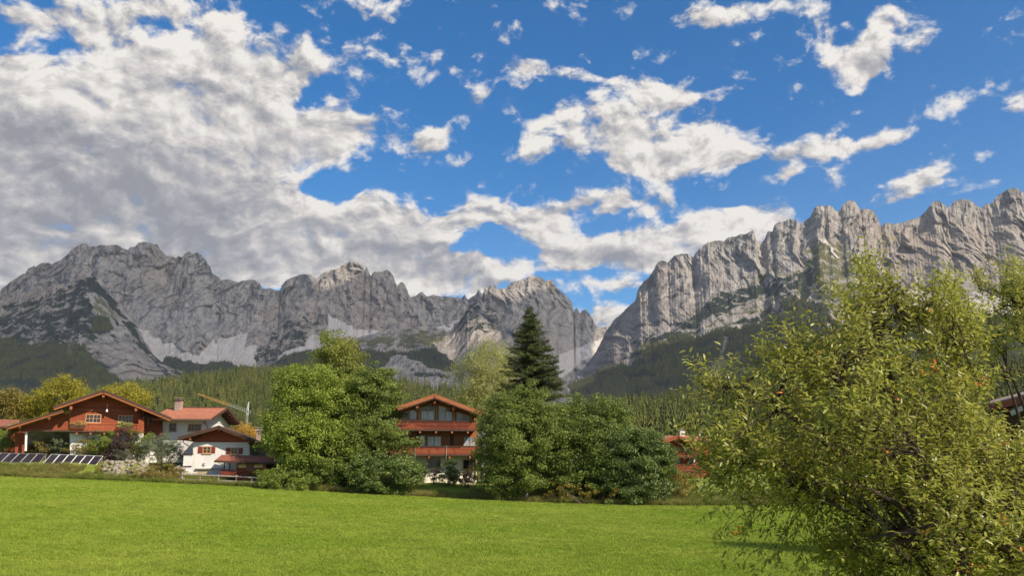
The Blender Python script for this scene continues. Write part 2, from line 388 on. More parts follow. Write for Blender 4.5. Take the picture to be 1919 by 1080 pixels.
def build_ground():
    ys = np.concatenate([np.linspace(-40, 15, 23)[:-1], np.linspace(15, 130, 231)[:-1], np.geomspace(130, 8500, 60)])
    t = np.linspace(-1, 1, 261); R = []
    for y in ys:
        half = max(90, abs(y)*.95+60); R.append(np.stack([t*half, np.full_like(t, y)], -1))
    G = np.stack(R); x, y = G[..., 0].ravel(), G[..., 1].ravel(); z = ground_z(x, y)
    me = np_mesh('meadow', np.stack([x, y, z], -1), grid_faces(len(ys), len(t)), True)
    w = sstep(-.6, .9, y-edge_y(x)+1.2*noise2(x/2.5, y/2.5, 3)+.5*noise2(x/.7, y/.7, 4))
    lawn = sstep(0, 1, 1-((x+6.5)/5.5)**2-((y-93.5)/5)**2)*.8          # mown bit in front of the middle chalet
    add_attr(me, 'wild', w*(1-lawn))
    o = link_mesh('meadow', me, m_ground()); o['kind'] = 'structure'
build_ground()

# ------------------------------------------------------------------ mountains
def seg_dist(px, py, poly, closed=True):
    P = np.array(poly, float); Q = np.roll(P, -1, 0)
    if not closed: P, Q = P[:-1], Q[:-1]
    d = np.full(px.shape, 1e9); ins = np.zeros(px.shape, bool)
    for (x0, y0), (x1, y1) in zip(P, Q):
        dx, dy = x1-x0, y1-y0; L = dx*dx+dy*dy+1e-9
        t = np.clip(((px-x0)*dx+(py-y0)*dy)/L, 0, 1)
        d = np.minimum(d, np.hypot(px-x0-t*dx, py-y0-t*dy))
        if closed and y0 != y1:
            c = ((py >= y0) != (py >= y1)) & (px < x0+(py-y0)*dx/dy); ins ^= c
    return d, ins
def poly_mask(px, py, poly, feather=6):
    d, ins = seg_dist(px, py, poly); s = np.where(ins, d, -d); return sstep(-feather, feather, s)
def R1(*a): return [(x/2.998, 430+y/2.998) for x, y in a]
def R2(*a): return [(500+x/2.822, 430+y/2.822) for x, y in a]
def R3(*a): return [(1040+x/2.183, 330+y/2.183) for x, y in a]

def m_mountain(warm=0.0):
    m, N, out = mat_new('mountain_rock'); co = obj_coord(N)
    big = N.noise(co, .0011, 5, .55); mid = N.noise(N.mapping(co, scale=(1, 1, .55)), .012, 9, .72, .1); fine = N.noise(N.mapping(co, scale=(1, 1, .4)), .045, 6, .7)
    rock = N.mix(N.rng(mid, .32, .68), (.145, .140, .136), (.42, .392, .36))
    rock = N.mix(N.rng(fine, .35, .7, 0, .6), rock, (.56, .52, .47))
    rock = N.mix(N.rng(big, .4, .65, 0, .6), rock, (.36, .29, .225))
    rock = N.mix(N.math('MULTIPLY', N.attr('crevice_shade'), .75), rock, (.055, .055, .06))  # crevices darkened: occlusion shade painted into the rock colour
    scree = N.mix(N.rng(N.noise(N.mapping(co, scale=(1, 1, .25)), .02, 5, .6), .3, .7), (.48, .44, .40), (.62, .57, .52))
    meadow = N.mix(N.rng(mid, .35, .65), (.075, .085, .03), (.16, .145, .065))
    meadow = N.mix(N.rng(fine, .62, .75, 0, .7), meadow, (.42, .39, .34))
    veg = N.mix(N.rng(fine, .3, .7), (.010, .018, .014), (.032, .044, .026))
    n2 = N.noise(N.mapping(co, scale=(1, 1, .75)), .017, 9, .74, .3)
    def edge(a, w=.9):
        return N.rng(N.math('ADD', N.attr(a), N.math('MULTIPLY', N.math('SUBTRACT', n2, .5), w*1.7)), .44, .56)
    c = N.mix(edge('meadow', 1.7), rock, meadow); c = N.mix(edge('scree', .35), c, scree); c = N.mix(edge('veg', 1.5), c, veg)
    h = N.math('ADD', N.math('MULTIPLY', mid, 1.0), N.math('MULTIPLY', fine, .45))
    p = principled(N, c, .95, .1, bump(N, h, 1.0, 34)); N.l.new(p.outputs[0], out.inputs[0]); return m
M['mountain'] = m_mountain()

def sheet(name, ridge, foot_y, dr, df, step_px, rows, rib, seed, masks, power=1.35, jag=1.0, lean=0.0, rib_scale=1.0, cut=None, soften=None):
    """terrain with its skyline at the traced bearing/height; the face between foot and skyline is real relief"""
    ridge = sorted(ridge); ru, rv = pix_uv([p[0] for p in ridge], [p[1] for p in ridge]); o = np.argsort(ru); ru, rv = ru[o], rv[o]
    u = np.linspace(ru[0], ru[-1], int((ridge[-1][0]-ridge[0][0])/step_px))
    vr = np.interp(u, ru, rv)
    pxu = 959.5+FOC*u/1.02
    s0 = FOC/1.0
    vr = vr + jag*(1.6*fbm2(u*FOC/9, u*0, 4, .6, seed=seed+1) + 1.2*noise2(u*FOC/3.2, u*0+4, seed+2))/FOC
    fy = np.interp(pxu, [p[0] for p in foot_y], [p[1] for p in foot_y]); vf = (870-fy)/FOC*1.0
    DR = np.interp(pxu, [p[0] for p in dr], [p[1] for p in dr]); DF = np.interp(pxu, [p[0] for p in df], [p[1] for p in df])
    t = np.linspace(0, 1, rows)
    U = np.broadcast_to(u, (rows, len(u))); T = np.broadcast_to(t[:, None], U.shape)
    V = vf + (vr-vf)*T
    S = 1-(1-T)**power
    D = DF+(DR-DF)*S
    px, py = uv_pix(U, V)
    wx = px+9*fbm2(px/26, py/26, 4, seed=seed+5); wy = py+9*fbm2(px/26+40, py/26, 4, seed=seed+6)
    A = {k: np.zeros(U.shape) for k in ('veg', 'scree', 'meadow')}; forest = np.zeros(U.shape); smooth = np.zeros(U.shape)
    for kind, poly, val, fe in masks:
        mk = poly_mask(wx, wy, poly, fe)*abs(val)
        if kind == 'forest': forest = np.maximum(forest, mk); A['veg'] = np.maximum(A['veg'], mk)
        elif kind == 'rock':
            for k in A: A[k] = A[k]*(1-mk)
            forest = forest*(1-mk)
        elif kind == 'noforest': forest = forest*(1-mk); A['veg'] = A['veg']*(1-mk)
        elif kind == 'smooth': smooth = np.maximum(smooth, mk)
        else:
            A[kind] = np.maximum(A[kind], mk)
    ampmask = 1-.88*np.clip(A['scree']+.75*A['meadow']+1.1*forest+.8*smooth, 0, 1)
    # ribs and gullies: metres at the sheet's distance
    x = U*D; zz = V*D
    xs = (x+lean*zz+170*fbm2(x/900, zz/700, 3, seed=seed+31))/rib_scale
    w1 = fbm2(xs/420, zz/420, 5, .6, seed=seed+8)
    iso = ridged2(x/150+w1*.6, zz/135-w1*.6, 5, .6, seed=seed+41)
    r_big = ridged2(xs/520+w1*.5, zz/1500+w1*.35, 3, .5, seed=seed+11)
    r_mid = ridged2(xs/150+w1*.5, zz/430-w1*.35, 4, .6, seed=seed+12)
    r_fin = ridged2(xs/48+w1*.9, zz/110+w1*.8, 4, .62, seed=seed+13)
    blk = fbm2(xs/62, zz/95, 5, .6, seed=seed+14)
    c1, c2, cv1 = cells2(xs/150+w1*.35+.25*blk, zz/250+w1*.25+.2*blk, seed+51); e1, e2, ev = cells2(xs/52+.5*blk, zz/80+.4*blk, seed+52)
    facet = (1-c1)*.8+.55*cv1; facet2 = (1-e1)*.8+.5*ev
    led = ridged2(xs/600+3, (zz+.25*x)/75+w1, 3, .55, seed=seed+15)
    top = sstep(1.0, .93, T)*.6+.4
    disp = rib*ampmask*(1.05*(r_big-.4)+ampmask*.50*(r_mid-.4)+.22*(iso-.4)+.045*(r_fin-.4)+.12*blk+.34*(facet-.7)+.10*(facet2-.7))*top
    fan = np.clip(A['scree'], 0, 1)*rib*.10*ridged2(xs/60, zz/500, 3, seed=seed+16)
    D2 = D-disp-fan
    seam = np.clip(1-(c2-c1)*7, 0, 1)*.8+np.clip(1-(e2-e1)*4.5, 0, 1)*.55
    crevice_shade = seam*ampmask*np.clip(.5+1.5*blk, 0, 1)+.6*np.clip((.33-.5*r_mid-.5*iso)*3, 0, 1)*np.clip(.9-r_fin, 0, 1)*ampmask + .7*np.clip((.25-r_fin)*3, 0, 1)*ampmask
    Xw, Yw, Zw = U*D2, D2, CAM_H+V*D2
    # the far side falls away behind the skyline
    nb = 10; b = np.linspace(1/nb, 1, nb)[:, None]
    Db = D2[-1][None]+b*900; Vb = V[-1][None]*(1-b*1.0)
    Xw = np.vstack([Xw, u[None]*Db]); Yw = np.vstack([Yw, Db]); Zw = np.vstack([Zw, CAM_H+Vb*D2[-1][None]])
    me = np_mesh(name, np.stack([Xw.ravel(), Yw.ravel(), Zw.ravel()], -1), grid_faces(*Xw.shape), False)
    pad = lambda a, v=0.: np.vstack([a, np.full((nb, a.shape[1]), v)])
    for k in A: add_attr(me, k, pad(A[k]))
    add_attr(me, 'crevice_shade', pad(np.clip(crevice_shade, 0, 1)))
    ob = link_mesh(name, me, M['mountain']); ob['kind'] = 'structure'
    return dict(U=U, V=V, D=D2, px=px, py=py, forest=forest, A=A)

# skyline of the left and middle massif
RIDGE1 = [(-420,640),(-330,610),(-230,600),(-150,590),(-70,572),(-30,560),(0,545),(17,530),(37,517),(48,512),(52,504),(62,499),(68,500),(77,493),(90,492),(97,495),(115,487),(120,482),(128,475),(133,469),
 (143,462),(155,456),(163,457),(167,462),(180,462),(188,459),(200,460),(220,459),(227,463),(233,467),(240,469),(243,463),(252,463),(260,455),(273,453),(287,457),(295,458),(300,467),(312,480),(322,480),
 (330,484),(335,480),(340,483),(347,475),(355,472),(360,476),(370,473),(380,480),(387,490),(395,502),(398,513),(405,517),(411,520),(413,525),(430,524),(445,530),(452,527),(467,524),(477,525),(487,532),
 (493,542),(505,540),(517,545),(525,545),(527,537),(537,525),(547,520),(567,514),(582,515),(588,520),(593,524),(601,515),(613,508),(631,504),(645,495),(655,491),(661,489),(665,493),(669,493),(676,491),(680,501),
 (683,507),(687,500),(691,509),(695,518),(698,512),(702,509),(713,510),(725,506),(732,510),(737,518),(741,530),(745,536),(748,531),(754,528),(758,533),(763,543),(766,552),(770,558),(780,554),(786,549),(791,547),
 (796,552),(800,557),(806,554),(812,552),(822,556),(842,556),(849,558),(858,556),(864,561),(868,556),(871,552),(876,562),(884,557),(890,554),(894,547),(897,541),(901,548),(904,552),(907,544),(909,538),(914,540),
 (918,535),(922,540),(925,535),(930,538),(934,542),(939,542),(948,539),(957,531),(966,528),(975,526),(987,521),(994,518),(1000,515),(1005,519),(1010,519),(1018,522),(1023,528),(1030,524),(1035,526),(1039,531),
 (1043,539),(1046,542),(1053,547),(1060,554),(1065,559),(1069,563),(1073,572),(1075,586),(1077,580),(1079,577),(1083,580),(1087,589),(1090,584),(1092,582),(1096,580),(1100,582),(1103,587),(1106,591),(1110,598),
 (1114,605),(1118,611),(1127,614),(1141,612),(1160,610),(1200,640)]
SCREE_A = R1((775,545),(800,560),(880,610),(960,650),(1050,690),(1110,706),(1165,660),(1190,612),(1205,640),(1240,603),(1260,625),(1330,600),(1392,590),(1372,660),(1450,655),(1440,800),(1300,800),(1160,800),(1000,800),(880,730),(830,660),(800,610))
SCREE_B = R2((332,440),(350,470),(420,505),(500,520),(610,540),(470,585),(400,600),(330,630),(210,650),(60,690),(90,640),(200,610),(225,575),(290,560))
lay1 = sheet('mountain_wall', RIDGE1, [(-450,760),(400,760),(1200,760)], [(-450,5600),(600,6000),(1200,6900)], [(-450,4500),(600,4750),(1200,5500)], 1.35, 300, 105, 100,
    [('veg', R1((0,330),(150,300),(420,330),(440,420),(300,470),(0,470)), .30, 20),
     ('veg', R1((1420,690),(1480,640),(1580,530),(1640,500),(1740,560),(1740,650),(1600,690),(1540,770),(1440,780)), .50, 7),
     ('veg', R1((1080,640),(1170,610),(1185,660),(1110,690)), .42, 6),
     ('veg', R2((470,560),(560,490),(700,520),(980,470),(1060,400),(1220,430),(1240,520),(980,560),(700,560)), .36, 14),
     ('veg', R2((0,520),(60,440),(230,440),(300,490),(200,600),(80,660),(0,640)), .38, 12),
     ('scree', SCREE_A, 1.0, 2.5), ('scree', SCREE_B, 1.0, 2.5),
     ('scree', R2((900,530),(1000,490),(1040,480),(960,540)), .8, 3), ('scree', R2((780,520),(850,500),(900,520),(820,545)), .45, 4),
     ('scree', R2((1480,520),(1640,500),(1700,530),(1820,520),(1800,570),(1700,620),(1560,650),(1500,600)), .38, 8),
     ('scree', R2((1545,660),(1660,620),(1800,560),(1812,600),(1700,680),(1560,790),(1530,760)), .8, 5),
     ('forest', R1((925,712),(1040,740),(1150,760),(1180,750),(1270,742),(1340,770),(1440,778),(1540,762),(1600,700),(1760,680),(1900,660),(1900,960),(800,960)), 1.0, 3)], power=1.5)
lay1s = lay1

# dark, scrub-covered buttress in front on the left
RIDGE2 = R1((-1150,560),(-900,500),(-600,470),(-300,430),(0,400),(60,385),(160,345),(230,330),(330,310),(400,300),(432,285),(455,264),(480,258),(510,260),(540,268),(565,285),(590,310),(612,345),(640,390),(668,425),(700,460),
 (735,500),(770,545),(785,575),(800,610),(820,650),(840,680),(870,712),(900,740),(960,772),(1020,800),(1100,850),(1200,900))
lay2 = sheet('mountain_buttress', RIDGE2, [(-450,780),(500,790)], [(-450,4300),(500,4500)], [(-450,3000),(500,3300)], 1.6, 200, 70, 200,
    [('veg', R1((-1200,480),(0,420),(400,330),(470,250),(560,270),(820,640),(1100,860),(1100,1000),(-1200,1000)), .57, 9),
     ('veg', R1((430,300),(480,262),(560,290),(700,470),(800,620),(860,720),(800,700),(700,560),(600,420),(560,380)), .85, 6),
     ('veg', R1((-200,430),(60,420),(300,380),(300,300),(420,300),(430,420),(380,620),(100,600),(-200,560)), .50, 10),
     ('rock', R1((610,520),(680,520),(760,600),(850,740),(950,820),(800,860),(680,850),(600,780),(520,700),(480,640),(560,620)), .45, 10),
     ('meadow', R1((500,370),(560,360),(600,420),(700,500),(720,520),(620,500),(540,490)), .62, 10),
     ('noforest', R1((500,370),(560,360),(600,420),(700,500),(720,520),(620,500),(540,490)), .9, 5),
     ('scree', R1((35,690),(70,640),(105,590),(100,640),(60,700)), 1.0, 2), ('scree', R1((120,715),(170,660),(215,625),(205,650),(150,710)), 1.0, 2),
     ('forest', R1((-1200,560),(0,620),(200,650),(330,640),(480,650),(520,740),(600,800),(680,860),(700,1000),(-1200,1000)), .95, 6),
     ('forest', R1((540,480),(610,500),(640,560),(560,600),(500,560)), .9, 5),
     ('meadow', R1((370,670),(400,640),(420,650),(400,710),(370,710)), .9, 3),
     ('noforest', R1((370,670),(400,640),(420,650),(400,710),(370,710)), 1, 3),
     ('scree', R1((360,742),(415,750),(412,760),(362,748)), 1.0, 1.5)], power=1.1, jag=1.2, lean=.35, rib_scale=.8)

# rocky knoll in the middle
RIDGE3 = R2((-60,800),(0,730),(60,695),(160,660),(300,625),(400,600),(460,578),(520,562),(620,545),(700,530),(760,524),(830,535),(900,540),(970,540),(1000,512),(1030,470),(1060,420),(1090,395),(1120,376),(1160,400),(1220,436),
 (1245,480),(1262,545),(1300,590),(1380,650),(1460,730),(1540,792),(1640,880),(1720,930))
lay3 = sheet('mountain_knoll', RIDGE3, [(400,780),(1200,790)], [(400,4600),(1200,4700)], [(400,3400),(1200,3500)], 1.4, 170, 60, 300,
    [('meadow', R2((460,590),(620,550),(820,530),(960,545),(960,600),(800,640),(620,640),(480,620)), .6, 8),
     ('meadow', R2((1380,650),(1560,790),(1560,930),(1300,930)), .6, 8),
     ('veg', R2((980,545),(1000,500),(1060,400),(1130,370),(1240,440),(1250,530),(1100,560)), .52, 8),
     ('veg', R2((980,580),(1120,540),(1260,560),(1270,640),(1100,700),(1000,680)), .30, 10),
     ('forest', R2((-60,700),(160,660),(300,630),(400,610),(470,620),(620,650),(800,640),(880,620),(960,680),(1030,740),(960,760),(800,700),(700,660),(640,700),(560,760),(300,930),(-60,930)), .92, 5),
     ('veg', R2((700,700),(800,720),(900,760),(1000,760),(960,810),(780,790)), .55, 8)], power=1.0, jag=.8, lean=-.3, rib_scale=.55)

# the long wall on the right
RIDGE4 = [(1000,790),(1030,760),(1055,728),(1068,714),(1080,703),(1095,690),(1106,675),(1117,660),(1127,640),(1134,623),(1143,612),(1150,600),(1164,589),(1177,575),(1191,563.6),(1193,553),(1196,541),(1207,527),(1213,524),
 (1221,513),(1232,492.6),(1238,489),(1244,488),(1251,492.6),(1264,479),(1278,475.7),(1290,475.7),(1299,482),(1304,474),(1310,467.4),(1326,454.6),(1345,450.5),(1358,451.4),(1365,444.5),(1379,443.6),(1387,439),(1395,439),(1406,434.4),
 (1411,432),(1414,436),(1416.5,450),(1427,456),(1434,447),(1437,437),(1441,432),(1448,434.4),(1451,421.6),(1461,414.7),(1468,416),(1477.5,411.5),(1486,410),(1491,413.4),(1498,419.3),(1507,414.7),(1515,410),(1520,403),(1525,393),(1528,387),
 (1539,384),(1545,388),(1551,384),(1560,387),(1563,392),(1567,396),(1574,394),(1577,388),(1580.5,382.7),(1587,378),(1594,374.4),(1600,377),(1606,382.7),(1613,394),(1617,391),(1628,392),(1638,395),(1645,410),(1651,424),(1656,420),(1663,417),
 (1675,420),(1686,418),(1695,416),(1707,411),(1718,408.8),(1725,405.6),(1736,394),(1748,378),(1759,375.8),(1768,382.7),(1777.5,389.5),(1784,382),(1791,375.8),(1803,373),(1814,374.4),(1824,379),(1832.5,387),(1838,390),(1843,385),(1851,381),
 (1856,383),(1860,378),(1869,366.6),(1878,362),(1887.5,355),(1895,353),(1901,351.5),(1910,355),(1917,360),(1930,372),(1950,362),(1980,370),(2020,352),(2070,368),(2130,360),(2200,385),(2300,380),(2420,420)]
F4 = [('scree', R2((1545,790),(1600,740),(1700,670),(1712,690),(1640,760),(1560,850)), .9, 5),
     ('veg', R3((300,690),(480,620),(560,560),(680,470),(820,440),(950,420),(1000,380),(1060,360),(1080,380),(1010,440),(960,500),(840,500),(700,560),(560,650),(400,700)), .68, 14),
     ('veg', R3((640,640),(800,560),(1000,520),(1130,560),(1150,650),(900,640)), .62, 14),
     ('meadow', R3((430,640),(640,470),(900,350),(1040,420),(860,600),(600,660)), .42, 18),
     ('veg', R3((560,600),(620,540),(700,480),(840,445),(930,480),(850,490),(740,490),(660,560)), .72, 7),
     ('meadow', R3((1030,275),(1100,258),(1185,262),(1190,320),(1240,370),(1215,430),(1215,520),(1100,520),(1000,490),(880,450),(870,430),(1010,350)), .62, 14),
     ('meadow', R3((640,430),(760,330),(860,280),(900,300),(800,420),(700,500)), .22, 16),
     ('veg', R3((1005,390),(1060,390),(1050,500),(1005,500)), .85, 5), ('veg', R3((880,430),(920,410),(1005,430),(940,445)), .7, 4),
     ('scree', R3((1080,255),(1100,262),(1170,330),(1165,340),(1090,275)), .7, 2),
     ('veg', R3((1240,390),(1330,400),(1480,500),(1480,520),(1330,440)), .6, 5),
     ('scree', R3((1430,480),(1500,465),(1570,480),(1620,515),(1700,490),(1740,520),(1860,500),(1920,520),(1920,575),(1440,560)), .95, 4),
     ('scree', R3((1410,500),(1440,480),(1500,560),(1410,560)), .6, 4),
     ('forest', R3((-80,945),(20,885),(110,850),(180,800),(250,770),(330,735),(400,690),(470,665),(600,660),(700,625),(760,635),(900,575),(1000,560),(1100,570),(1130,640),(1400,560),(1920,575),(2900,560),(2900,1100),(-80,1100)), 1.0, 5),
     ('forest', R3((920,515),(1000,500),(1090,525),(1120,560),(1000,560),(930,545)), .9, 5),
     ('noforest', R3((210,800),(250,760),(380,730),(370,745),(300,775)), .9, 3), ('noforest', R3((640,770),(690,740),(700,780),(660,870),(600,850)), .95, 3),
     ('meadow', R3((600,860),(640,770),(690,745),(690,800),(640,870)), .9, 3),
     ('noforest', R3((340,700),(380,680),(465,672),(465,690),(370,705)), 1.0, 2.5), ('meadow', R3((340,700),(380,680),(465,672),(465,690),(370,705)), 1.0, 2.5),
     ('noforest', R3((690,660),(705,655),(700,740),(680,790),(672,790)), .8, 2.5)]
lay4 = sheet('mountain_range', RIDGE4, [(1000,800),(1300,800),(2420,810)], [(1000,5000),(1134,5100),(1500,4700),(2420,4300)], [(1000,3300),(1134,3100),(1500,2700),(2420,2500)], 1.3, 330, 92, 400,
    F4, power=1.25, jag=1.3, lean=-.12, rib_scale=.62)

# ------------------------------------------------------------------ wooded hills in front of them
def m_forest_floor():
    return m_simple('forest_floor', (.03,.04,.018), (.07,.075,.03), .08, .95, .1, .3)
M['forest_floor'] = m_forest_floor()
def hill(name, crest, foot, dr, df, treeh, seed):
    cu, cv = pix_uv([p[0] for p in crest], [p[1] for p in crest]); o = np.argsort(cu); cu, cv = cu[o], cv[o]
    u = np.linspace(cu[0], cu[-1], 260); v = np.interp(u, cu, cv)-treeh/dr*.8
    t = np.linspace(0, 1, 60)[:, None]; U = np.broadcast_to(u, (60, 260)); D = df+(dr-df)*t+0*U
    zf = 2.0; zc = CAM_H+v*dr
    Z = zf+(zc-zf)*(t**1.25) + 5*fbm2(U*D/90, D/90, 4, seed=seed)*np.sin(t*PI)
    nb = 8; b = np.linspace(1/nb, 1, nb)[:, None]
    X2 = np.vstack([U*D, u[None]*(dr+b*400)]); Y2 = np.vstack([D, dr+b*400+0*u[None]]); Z2 = np.vstack([Z, zc[None]*(1-b)**1.2-2*b])
    me = np_mesh(name, np.stack([X2.ravel(), Y2.ravel(), Z2.ravel()], -1), grid_faces(*X2.shape), True)
    ob = link_mesh(name, me, M['forest_floor']); ob['kind'] = 'structure'
    def z_at(x, y):
        uu = x/y; vv = np.interp(uu, cu, cv)-treeh/dr*.8; tt = np.clip((y-df)/(dr-df), 0, 1)
        zcc = CAM_H+vv*dr; return zf+(zcc-zf)*tt**1.25 + 5*fbm2(x/90, y/90, 4, seed=seed)*np.sin(tt*PI)
    return z_at
hz1 = hill('hill_left', [(-400,760),(-150,755),(0,748),(60,742),(130,733),(180,725),(215,717),(260,714),(300,709),(340,702),(380,697),(420,691),(450,688),(490,686),(540,688),(600,692),(680,698),(740,705),(780,713),(830,720),(880,727),(960,745),(1050,770),(1100,790)],
           None, 1100, 480, 19, 31)
hz2 = hill('hill_right', [(1000,800),(1060,778),(1110,764),(1150,760),(1190,748),(1215,752),(1250,744),(1290,732),(1330,722),(1380,708),(1450,694),(1550,684),(1700,676),(1919,668),(2100,660),(2400,670)],
           None, 720, 300, 19, 47)

# ------------------------------------------------------------------ an unseen cumulus added to shade the massifs, its outline drawn from that shade
def build_shade_cloud():
    ZC = 4000.0; S = []; L = []
    lit = [R2((262,262),(285,240),(330,215),(410,180),(455,160),(500,165),(515,230),(470,300),(400,340),(330,345),(290,320)),
           R2((1130,345),(1240,310),(1300,280),(1410,232),(1480,262),(1530,290),(1520,320),(1470,370),(1330,420),(1280,410),(1240,350)),
           R2((880,560),(1000,545),(1200,535),(1260,560),(1270,640),(1130,690),(1000,640),(900,620)), R2((1150,300),(1180,290),(1210,330),(1240,320),(1200,380),(1150,360))]
    for lay in (lay1, lay2, lay3, lay4):
        px, py = lay['px'][::3, ::3].ravel(), lay['py'][::3, ::3].ravel()
        P = np.stack([(lay['U']*lay['D'])[::3, ::3].ravel(), lay['D'][::3, ::3].ravel(), (CAM_H+lay['V']*lay['D'])[::3, ::3].ravel()], -1)
        k = (ZC-P[:, 2])/sun_dir.z; Q = P[:, :2]+np.stack([k*sun_dir.x, k*sun_dir.y], -1)
        m = np.zeros(len(px))
        for poly in lit: m = np.maximum(m, poly_mask(px, py, poly, 1))
        vis = (px > -300) & (py < 760)
        if lay is lay4:
            fr = lay['forest'][::3, ::3].ravel(); m = np.where((fr > .6) & (px < 1560) & (px > 1040) & (py > 590), 0., 1.); vis = (py < 760) & (px < 1700)
        else: m = np.maximum(m, (px > 1120)*1.0)
        S.append(Q[(m < .5) & vis]); L.append(Q[(m >= .5) & vis & ((px < 1200) | (lay is lay4))])
    S = np.vstack(S); L = np.vstack(L); c = 55.0
    lo = S.min(0)-400; n = ((S.max(0)+400-lo)/c).astype(int)+1
    H, _, _ = np.histogram2d(S[:, 0], S[:, 1], bins=n, range=[[lo[0], lo[0]+n[0]*c], [lo[1], lo[1]+n[1]*c]])
    K, _, _ = np.histogram2d(L[:, 0], L[:, 1], bins=n, range=[[lo[0], lo[0]+n[0]*c], [lo[1], lo[1]+n[1]*c]])
    def blur(a, k):
        for _ in range(k): a = (a+np.roll(a, 1, 0)+np.roll(a, -1, 0)+np.roll(a, 1, 1)+np.roll(a, -1, 1))/5
        return a
    f = blur(np.minimum(H, 3)-2.2*np.minimum(K, 4), 4); f = blur((f > .12)*1.0, 3)
    X, Y = np.meshgrid(lo[0]+(np.arange(n[0])+.5)*c, lo[1]+(np.arange(n[1])+.5)*c, indexing='ij')
    f = f+.10*fbm2(X/240, Y/240, 3, seed=77)
    ins = f > .42
    th = 30+260*np.clip(blur(ins*1.0, 30), 0, 1)
    top = ZC+th*(.8+.6*fbm2(X/300, Y/300, 4, seed=5)); bot = ZC-.25*th*(1+.5*fbm2(X/300, Y/300, 4, seed=6))
    idx = -np.ones(n, int); used = np.argwhere(ins); idx[ins] = np.arange(len(used))
    V = np.vstack([np.stack([X[ins], Y[ins], top[ins]], -1), np.stack([X[ins], Y[ins], bot[ins]], -1)]); m = len(used)
    cell = ins[:-1, :-1] & ins[1:, :-1] & ins[1:, 1:] & ins[:-1, 1:]
    i, j = np.nonzero(cell)
    q = np.stack([idx[i, j], idx[i+1, j], idx[i+1, j+1], idx[i, j+1]], -1)
    F = [q, q[:, ::-1]+m]
    cp = np.pad(cell, 1)
    for di, dj, a, b in ((0, -1, 0, 1), (1, 0, 1, 2), (0, 1, 2, 3), (-1, 0, 3, 0)):
        e = ~cp[i+1+di, j+1+dj]; s = q[e]; F.append(np.stack([s[:, b], s[:, a], s[:, a]+m, s[:, b]+m], -1))
    me = np_mesh('shade_cloud', V, np.vstack(F), True)
    mt, N, out = mat_new('shade_cloud_vapour'); d = N.add('ShaderNodeBsdfDiffuse'); d.inputs[0].default_value = (.9, .9, .9, 1)
    t = N.add('ShaderNodeBsdfTranslucent'); t.inputs[0].default_value = (.95, .95, .95, 1)
    x = N.add('ShaderNodeMixShader'); x.inputs[0].default_value = .5; N.l.new(d.outputs[0], x.inputs[1]); N.l.new(t.outputs[0], x.inputs[2])
    tr = N.add('ShaderNodeBsdfTransparent'); y = N.add('ShaderNodeMixShader'); y.inputs[0].default_value = .56; N.l.new(x.outputs[0], y.inputs[1]); N.l.new(tr.outputs[0], y.inputs[2]); N.l.new(y.outputs[0], out.inputs[0])
    o = link_mesh('shade_cloud', me, mt); o['kind'] = 'stuff'
build_shade_cloud()

# ------------------------------------------------------------------ the air
def build_haze():
    o = MB().box(-9000, 9000, -300, 8700, -3, 2300).build('haze', None)
    m, N, out = mat_new('air'); v = N.add('ShaderNodeVolumePrincipled')
    v.inputs['Color'].default_value = (.68, .76, .90, 1); v.inputs['Density'].default_value = 2.7e-5; v.inputs['Anisotropy'].default_value = .1
    N.l.new(v.outputs[0], out.inputs['Volume']); o.data.materials.append(m); o['kind'] = 'stuff'; m.cycles.homogeneous_volume = True
build_haze()

# ------------------------------------------------------------------ instancing of what nobody could count
def scatter(name, P, scale, rotz, idx, sources, kind='stuff', mat=None):
    me = bpy.data.meshes.new(name); P = np.ascontiguousarray(P, dtype=np.float32)
    me.vertices.add(len(P)); me.vertices.foreach_set('co', P.ravel()); me.update()
    add_attr(me, 'sc', scale); add_attr(me, 'rz', rotz)
    a = me.attributes.new('ix', 'INT', 'POINT'); a.data.foreach_set('value', np.asarray(idx, dtype=np.int32))
    o = link_mesh(name, me); o['kind'] = kind
    ng = bpy.data.node_groups.new(name, 'GeometryNodeTree')
    ng.interface.new_socket('Geometry', in_out='INPUT', socket_type='NodeSocketGeometry'); ng.interface.new_socket('Geometry', in_out='OUTPUT', socket_type='NodeSocketGeometry')
    n, l = ng.nodes, ng.links
    gi = n.new('NodeGroupInput'); go = n.new('NodeGroupOutput'); iop = n.new('GeometryNodeInstanceOnPoints'); jn = n.new('GeometryNodeJoinGeometry')
    for s in reversed(sources):
        oi = n.new('GeometryNodeObjectInfo'); oi.inputs['Object'].default_value = s; oi.inputs['As Instance'].default_value = True; oi.transform_space = 'ORIGINAL'
        l.new(oi.outputs['Geometry'], jn.inputs[0])
    def named(nm, t):
        q = n.new('GeometryNodeInputNamedAttribute'); q.data_type = t; q.inputs['Name'].default_value = nm; return q.outputs[0]
    cx = n.new('ShaderNodeCombineXYZ'); l.new(named('rz', 'FLOAT'), cx.inputs[2])
    l.new(gi.outputs[0], iop.inputs['Points']); l.new(jn.outputs[0], iop.inputs['Instance']); iop.inputs['Pick Instance'].default_value = True
    l.new(named('ix', 'INT'), iop.inputs['Instance Index']); l.new(cx.outputs[0], iop.inputs['Rotation']); l.new(named('sc', 'FLOAT'), iop.inputs['Scale'])
    l.new(iop.outputs[0], go.inputs[0])
    md = o.modifiers.new('scatter', 'NODES'); md.node_group = ng
    return o

